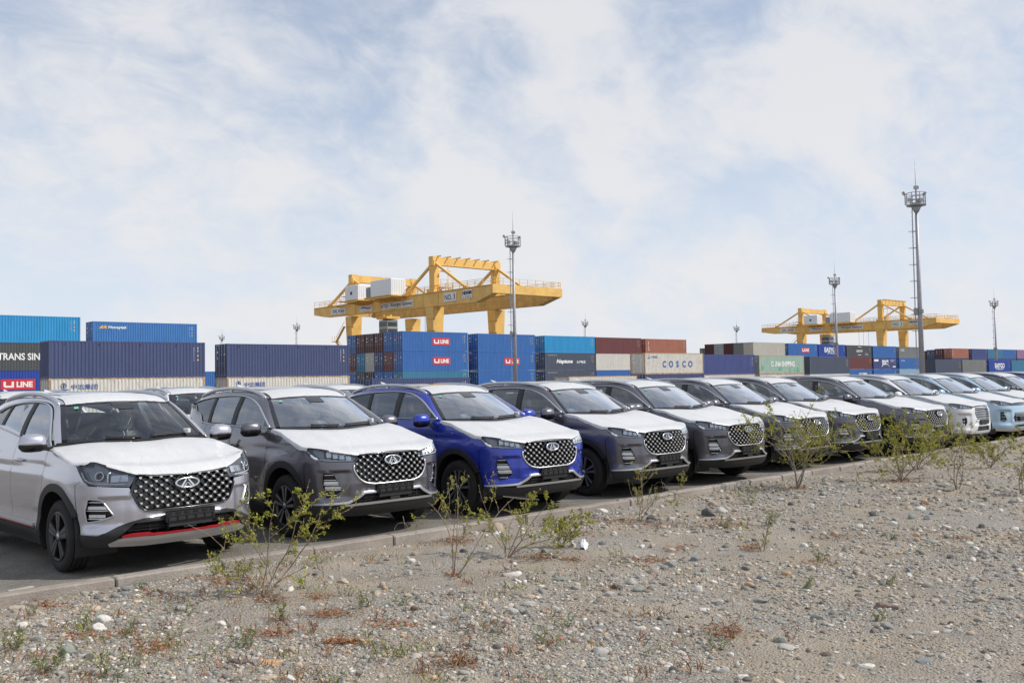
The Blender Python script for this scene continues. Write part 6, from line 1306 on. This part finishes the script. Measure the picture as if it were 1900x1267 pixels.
    me.vertices.add(len(V)); me.vertices.foreach_set('co', V.astype(np.float32).ravel()); me.loops.add(len(F)*3); me.loops.foreach_set('vertex_index', F.astype(np.int32).ravel()); me.polygons.add(len(F)); me.polygons.foreach_set('loop_start', np.arange(0, len(F)*3, 3, dtype=np.int32)); me.polygons.foreach_set('use_smooth', np.ones(len(F), bool)); me.update(calc_edges=True)
    at_ = me.attributes.new('col', 'FLOAT_COLOR', 'POINT'); at_.data.foreach_set('color', np.c_[C, np.ones(len(C))].astype(np.float32).ravel())
    m = attr_mat('pebbles', .9, bump=.3)
    tag(link('gravel', me, None, m), 'loose grey and tan pebbles strewn over the sandy strip', None, None, 'stuff')
def attr_mat(name, rough=.8, bump=0., trans=False, gain=1.):
    m = bpy.data.materials.new(name); m.use_nodes = True; nt = m.node_tree; N = nt.nodes; L = nt.links; p = N['Principled BSDF']; p.inputs['Roughness'].default_value = rough; p.inputs['Specular IOR Level'].default_value = .25
    a = N.new('ShaderNodeAttribute'); a.attribute_name = 'col'; L.new(a.outputs['Color'], p.inputs['Base Color'])
    if bump:
        tc = N.new('ShaderNodeTexCoord'); n = N.new('ShaderNodeTexNoise'); n.inputs['Scale'].default_value = 70; n.inputs['Detail'].default_value = 4; L.new(tc.outputs['Object'], n.inputs[0]); b = N.new('ShaderNodeBump'); b.inputs['Strength'].default_value = bump; b.inputs['Distance'].default_value = .02; L.new(n.outputs[0], b.inputs['Height']); L.new(b.outputs[0], p.inputs['Normal'])
    if trans:
        t = N.new('ShaderNodeBsdfTranslucent'); L.new(a.outputs['Color'], t.inputs[0]); x = N.new('ShaderNodeMixShader'); x.inputs[0].default_value = .35; L.new(p.outputs[0], x.inputs[1]); L.new(t.outputs[0], x.inputs[2]); L.new(x.outputs[0], N['Material Output'].inputs[0])
    return m
_camr = ROT @ Vector((1, 0, 0))
build_stones()

# ------------------------------------------------------------------ plants
M_LEAF = attr_mat('leaf', .6, trans=True); M_LITTER = attr_mat('dry_litter', .9); M_BARK = mat('bark', (.25, .19, .145), .9, var=.3, vscale=12, spec=.2); M_BARKG = mat('bark_grey', (.30, .26, .22), .9, var=.25, vscale=12, spec=.2)
def leaves_mesh(name, L_):
    """L_: (point, direction, normal, length, width, colour) - each leaf a folded kite of four faces"""
    V = []; F = []; C = []
    for p, d, n, l, w, c in L_:
        s = d.cross(n).normalized(); k = len(V); up = n*(l*.12)
        V += [p, p+d*l*.45+s*w*.5+up, p+d*l-up, p+d*l*.45-s*w*.5+up, p+d*l*.5]; F += [(k, k+1, k+4), (k+1, k+2, k+4), (k, k+4, k+3), (k+4, k+2, k+3)]; C += [c]*5
    me = bpy.data.meshes.new(name); me.from_pydata([tuple(v) for v in V], [], F); me.update()
    a = me.attributes.new('col', 'FLOAT_COLOR', 'POINT'); a.data.foreach_set('color', np.array([(*c, 1) for c in C], np.float32).ravel()); return me
def leafcol(r, dry=.15):
    q = r.random()
    if q < dry: return (r.uniform(.28, .42), r.uniform(.20, .28), r.uniform(.04, .08))
    if q < .55: return (r.uniform(.42, .60), r.uniform(.43, .56), r.uniform(.05, .10))
    return (r.uniform(.20, .31), r.uniform(.25, .35), r.uniform(.045, .075))
def shrub(u, v, h, label, seed, stems, lean=0., spread=.5, leaf=.026, dens=1., dry=.12, twig=1., bark=None, limbs=3, pos=None):
    r = random.Random(seed); x, y, z = pos or at(u, v); root = tag(empty('shrub', (x, y, z)), label, 'shrub', 'shrubs growing along the kerb')
    br = MB(); LV = []; cr = Vector((_camr.x, _camr.y, 0)).normalized()
    def rv(): return Vector((r.gauss(0, 1), r.gauss(0, 1), r.gauss(0, 1))).normalized()
    def leaf_at(p, d):
        for q in range(r.choice((1, 2, 2))):
            dd = (d*.7+rv()*.9+Vector((0, 0, .15))).normalized(); n = (Vector((0, 0, 1))+rv()*.8).normalized(); l = leaf*r.uniform(.6, 1.3); LV.append((p, dd, n, l, l*r.uniform(.42, .6), leafcol(r, dry)))
    def grow(p, d, length, rad, depth):
        n = max(4, int(length/.045)); pts = [p]; rs = [rad]; curve = rv()*.10; dirs = [d]
        for i in range(n):
            d = (d+curve*.5+rv()*.13+Vector((0, 0, .035 if depth else .02))).normalized(); p = p+d*(length/n); pts.append(p); dirs.append(d); rs.append(max(.0016, rad*(1-.75*(i+1)/n)))
        br.tube(pts, rs, 5 if depth < 2 else 3, cap=False)
        for i in range(1, n+1):
            f = i/n
            if depth >= 1 and f > .12:
                k = (2.7 if depth >= 2 else 1.8)*dens
                while k > 0:
                    if r.random() < k: leaf_at(pts[i]+(pts[i-1]-pts[i])*r.random(), dirs[i])
                    k -= 1
        if depth < limbs:
            m = int((5.5 if depth == 0 else 3.6 if depth == 1 else 2.4)*twig*r.uniform(.8, 1.3))+(1 if depth == 0 else 0)
            for q in range(m):
                f = r.uniform(.14 if depth == 0 else .15, .97); i = int(f*n); side = rv(); side = (side-dirs[i]*side.dot(dirs[i])).normalized()
                grow(pts[i], (dirs[i]*.72+side*.85+Vector((0, 0, .10))).normalized(), length*(.62 if depth == 0 else .52)*(1.15-f*.6)*r.uniform(.6, 1.15), rs[i]*.6, depth+1)
    for k in range(stems):
        t = (k+.5)/stems*2-1 if stems > 1 else 0; d = Vector((0, 0, 1))+cr*(t*spread+lean+r.uniform(-.12, .12))+Vector((-cr.y, cr.x, 0))*r.uniform(-.4, .4)*spread
        grow(Vector((r.uniform(-.02, .02), r.uniform(-.02, .02), -.02)), d.normalized(), h*1.22*r.uniform(.75, 1.05), .0042+.0042*h, 0)
    br.build('stem', bark or M_BARK, root); tag(link('foliage', leaves_mesh('foliage', LV), root, M_LEAF), kind='stuff')
    return root
def sprig(u, v, h, label, seed, red=False, n=5, name='weed'):
    """low weed: a few thin stalks with narrow leaves"""
    r = random.Random(seed); x, y, z = at(u, v); root = tag(empty(name, (x, y, z)), label, 'weed', 'weeds on the gravel'); br = MB(); LV = []
    for k in range(n):
        d = Vector((r.uniform(-.7, .7), r.uniform(-.7, .7), 1)).normalized(); p = Vector((r.uniform(-.05, .05), r.uniform(-.05, .05), -.01)); pts = [p]; m = 7
        for i in range(m): d = (d+Vector((r.gauss(0, .12), r.gauss(0, .12), 0))).normalized(); p = p+d*h*r.uniform(.8, 1.1)/m; pts.append(p)
        br.tube(pts, [.0028*(1-.7*i/m) for i in range(m+1)], 3, cap=False)
        for i in range(1, m+1):
            for q in range(3 if not red else 2):
                dd = (d*.6+Vector((r.gauss(0, 1), r.gauss(0, 1), r.gauss(.2, .6)))).normalized(); c = (r.uniform(.14, .22), r.uniform(.19, .26), r.uniform(.05, .08)) if not red else (r.uniform(.22, .34), r.uniform(.10, .15), r.uniform(.05, .07))
                LV.append((pts[i], dd, Vector((r.gauss(0, .5), r.gauss(0, .5), 1)).normalized(), h*r.uniform(.10, .22)+.01, .005+h*.02, c))
    br.build('stalk', M_BARK, root); tag(link('foliage', leaves_mesh('foliage', LV), root, M_LEAF), kind='stuff')
def build_plants():
    shrub(487, 1108, .84, 'nearest shrub, growing in front of the silver car and the first grey car', 11, 4, .10, .78, .024, .75, .06)
    shrub(843, 1068, .80, 'thin straggly shrub with one bent stem in front of the blue car', 5, 3, .12, .5, .021, .6, .10, .7)
    shrub(942, 1034, .62, 'leafy low shrub leaning to the right in front of the blue car', 8, 4, .6, .85, .022, .85, .06, .9)
    shrub(1040, 1014, .42, 'low bush between the leaning shrub and a white scrap', 17, 4, .2, .9, .018, .8, .22)
    shrub(1187, 966, .62, 'thin dry-twigged shrub at the kerb in front of a grey car', 19, 3, .25, .5, .018, .55, .25, .9)
    shrub(1480, 906, 1.30, 'tallest shrub, with pale bare lower stems, hiding the front of a grey car', 23, 7, .05, .62, .028, 1.1, .22, .85, M_BARKG)
    shrub(1672, 892, .92, 'wide bushy green shrub right of the tallest one', 29, 6, .05, 1.0, .028, 1.0, .10, .9)
    shrub(1700, 872, .85, 'bushy yellow-green shrub by the white car, behind the wide one', 31, 5, .3, .9, .028, 1.0, .12, .9)
    shrub(1776, 908, .85, 'thin upright shrub in front of the white and pale blue cars', 37, 3, .05, .5, .022, .6, .2, .9)
    shrub(1838, 868, .60, 'low spreading shrub far right beyond the thin upright one', 41, 5, .1, 1.0, .024, .8, .2)
    shrub(1897, 915, .62, 'shrub cut off by the right edge of the photo', 43, 3, -.1, .6, .022, .7, .15)
    shrub(1412, 1022, .30, 'dwarf shrub with a red dry base in the middle of the gravel', 47, 2, .1, .5, .014, .6, .2, .8)
    where = [(62, 1142, .11, 0, 'near the left edge below the kerb'), (22, 1205, .16, 0, 'cut by the left edge of the photo'), (85, 1248, .20, 0, 'largest green tuft, in the bottom left corner'), (200, 1258, .17, 0, 'at the bottom edge, right of the largest tuft'), (240, 1178, .12, 0, 'left of the bare sand patch'), (255, 1092, .08, 0, 'at the small white stone below the kerb'), (327, 1185, .11, 0, 'at the right end of the left-hand sand patch'), (160, 1160, .12, 0, 'beside the white stones at the left'), (345, 1140, .13, 0, 'beside the pale oval stone'), (410, 1066, .16, 0, 'first green one at the kerb left of the nearest shrub'), (437, 1068, .13, 0, 'second green one at the kerb beside the nearest shrub'),
             (455, 1060, .14, 0, 'against the nearest shrub at the kerb'), (520, 1150, .14, 0, 'just right below the nearest shrub'), (460, 1200, .15, 0, 'above the orange stone'), (585, 1170, .11, 1, 'reddish, right of the nearest shrub'), (275, 1198, .11, 1, 'reddish, by the grey chipped stones at the left'), (308, 1165, .10, 1, 'reddish, on the left-hand sand patch'), (520, 1178, .10, 1, 'reddish, above the long orange stone'), (678, 1128, .15, 0, 'slender, left of centre'), (748, 1120, .11, 0, 'tiny and slender, in the middle left'), (885, 1172, .12, 1, 'reddish, in front of the largest white cobble'),
             (848, 1235, .18, 1, 'largest reddish one, at the bottom middle'), (795, 1250, .12, 1, 'reddish, at the bottom left of the largest reddish one'), (1005, 1190, .12, 0, 'right of the largest white cobble'), (1045, 1165, .13, 0, 'right of centre in the foreground'), (1350, 1180, .16, 1, 'reddish, in the right half of the foreground'), (1325, 1205, .12, 0, 'green, left below a reddish one at the right'), (1520, 1040, .14, 0, 'wide low one in the middle right'), (1500, 1092, .12, 0, 'faint one in the middle right'), (1650, 1085, .11, 0, 'at the right, above the reddish slab'),
             (1655, 1000, .10, 0, 'in the middle distance at the right'), (1390, 935, .28, 0, 'tall thin one near the kerb, in front of the grey cars'), (1425, 975, .22, 0, 'tall thin one right of the dark angular block'), (1345, 980, .18, 0, 'by the dry patch near the angular block'), (1625, 1150, .10, 0, 'by the greenish angular cobbles'), (1145, 1035, .11, 0, 'green, left of the grey and pinkish cobbles'), (700, 1150, .10, 1, 'reddish, in the middle left'), (640, 1105, .10, 0, 'beside a tan stone in the middle left'), (1460, 1187, .12, 1, 'straw-like, beside the large greenish cobble'), (560, 1090, .12, 0, 'under the right side of the nearest shrub')]
    for i, (u, v, h, red, w) in enumerate(where): sprig(u, v, h, '%s weed %s' % ('dry' if red else 'small green', w), 60+i, bool(red), 6 if h > .13 else 4)
    # weeds at the kerb joints on the asphalt side
    # fallen leaves and dry red ground cover: uncountable
    r = random.Random(77); LV = []
    patches = [(800, 1002, 70, 10, 200), (850, 1004, 40, 9, 90), (1000, 1035, 40, 7, 80), (1060, 1040, 26, 5, 50), (1335, 975, 60, 7, 130), (1230, 975, 50, 6, 70), (1150, 968, 70, 8, 110), (1080, 992, 60, 6, 60), (1200, 1040, 60, 6, 80), (420, 1078, 50, 10, 120), (610, 1140, 45, 10, 110), (640, 1192, 50, 7, 110), (590, 1108, 30, 8, 50), (720, 1160, 60, 8, 60), (280, 1103, 40, 8, 60), (90, 1125, 60, 8, 60), (150, 1180, 60, 12, 70), (290, 1200, 40, 14, 70), (510, 1175, 60, 12, 70), (1395, 1018, 20, 6, 60), (1265, 1018, 40, 8, 50), (1350, 1175, 50, 14, 70), (850, 1230, 50, 12, 60), (1520, 1045, 50, 8, 50), (1785, 1000, 24, 5, 40), (1480, 906, 30, 6, 60), (1672, 892, 45, 6, 120), (1560, 998, 40, 6, 30), (840, 1068, 16, 4, 30), (1880, 1000, 40, 8, 30), (500, 1115, 40, 8, 60), (1600, 960, 200, 40, 60), (1100, 1150, 300, 80, 120), (500, 1200, 400, 60, 120)]
    for u, v, w, h, n in patches:
        for k in range(int(n*2.2)):
            x, y, z = at(u+r.gauss(0, .5)*w, v+r.gauss(0, .5)*h)
            if y > 8.45: continue
            d = Vector((r.gauss(0, 1), r.gauss(0, 1), r.uniform(-.1, .5))).normalized(); q = r.random(); c = (r.uniform(.26, .40), r.uniform(.11, .17), r.uniform(.05, .08)) if q < .75 else (r.uniform(.3, .42), r.uniform(.22, .3), r.uniform(.12, .16)); l = r.uniform(.018, .05)
            LV.append((Vector((x, y, z+r.uniform(.004, .02))), d, (Vector((0, 0, 1))+Vector((r.gauss(0, .5), r.gauss(0, .5), 0))).normalized(), l, l*r.uniform(.15, .45), c))
    tag(link('dry_leaf_litter', leaves_mesh('litter', LV), None, M_LITTER), 'rust-coloured dry leaves lying in patches on the gravel', None, None, 'stuff')
    # thin half-dead ground cover between the stones: nobody could count it
    LV = []; g = random.Random(5)
    for k in range(230):
        u, v = g.uniform(-40, 1300)**1.0, g.uniform(985, 1285)
        if g.random() < .35: u = g.uniform(-40, 620)
        x, y, z = at(u, v)
        if y > 8.4: continue
        red = g.random() < .55; h = g.uniform(.03, .10)
        for q in range(g.randint(8, 22)):
            p = Vector((x+g.gauss(0, .05), y+g.gauss(0, .05), z+g.uniform(0, .02))); d = Vector((g.gauss(0, .6), g.gauss(0, .6), 1)).normalized()
            c = (g.uniform(.25, .38), g.uniform(.13, .2), g.uniform(.06, .1)) if red else (g.uniform(.2, .3), g.uniform(.22, .3), g.uniform(.07, .11)); l = h*g.uniform(.4, 1.1)
            LV.append((p, d, Vector((g.gauss(0, 1), g.gauss(0, 1), .2)).normalized(), l, g.uniform(.003, .007), c))
    tag(link('ground_cover', leaves_mesh('ground_cover', LV), None, M_LITTER), 'sparse half-dry grass blades and stalks between the stones', None, None, 'stuff')
    # dry looping stems at the kerb, a board, scraps
    for u, v, R, lab in ((745, 985, .09, 'dry looping stem standing at the kerb in front of the first grey car'), (1225, 905, .10, 'dry bent stems at the kerb in front of a grey car')):
        x, y, z = at(u, v+14); mb = MB(); cr = _camr
        mb.tube([Vector((cr.x*R*math.cos(t)*.9, cr.y*R*math.cos(t)*.9, R*1.05+R*math.sin(t))) for t in np.linspace(-1.4, 4.3, 20)], .003, 4); mb.tube([Vector((0, 0, 0)), Vector((cr.x*.05, cr.y*.05, .1)), Vector((cr.x*.02, cr.y*.02, .26))], .003, 4); tag(mb.build('dry_stem', M_BARKG, None, (x, y, z)), lab, 'stem')
    x, y, z = ground_at(40, 1094, .01)[0], ground_at(40, 1094, .01)[1], 0
    mb = MB(); mb.bbox((0, 0, .012), (.22, .05, .02), .004); tag(mb.build('wood_scrap', mat('weathered_wood', (.36, .32, .27), .9, var=.2, vscale=20), None, (x, y+.03, 0), (0, 0, .2)), 'grey splinter of wood lying on the asphalt at the kerb, left edge', 'wood scrap')
    def scrap(name, u, v, w, h, m, lab, cat, seed):
        g = np.random.default_rng(seed); x, y, z = at(u, v); n = 9; P = []
        for i in range(n):
            row = []
            for j in range(n):
                a, b = i/(n-1)-.5, j/(n-1)-.5; f = max(0, 1-(a*a+b*b)*2.6); row.append((a*w*(1+.2*g.normal()), b*w*.7*(1+.2*g.normal()), h*f*(.6+.5*g.random())-.004+.01*g.random()))
            P.append(row)
        mb = MB(); mb.grid(P, smooth=True, flip=False); tag(mb.build(name, m, None, (x, y, z), (0, 0, .5)), lab, cat)
    scrap('plastic_scrap', 1083, 1017, .14, .10, mat('white_plastic', (.72, .73, .75), .4), 'crumpled white plastic scrap on the gravel below the blue car', 'litter', 1)
    scrap('rag', 1147, 940, .13, .11, mat('dark_rag', (.13, .125, .12), .9, var=.4, vscale=30), 'crumpled dark rag at the kerb in front of a grey car', 'litter', 2)
    scrap('plastic_scrap', 922, 990, .16, .03, mat('pale_plastic', (.55, .60, .62), .4), 'torn pale plastic sheet under the round boulder by the kerb', 'litter', 3)
    scrap('plastic_scrap', 152, 1091, .03, .05, M_FILM, 'tiny white scrap stuck at the foot of the kerb before the silver car', 'litter', 4)
build_plants()
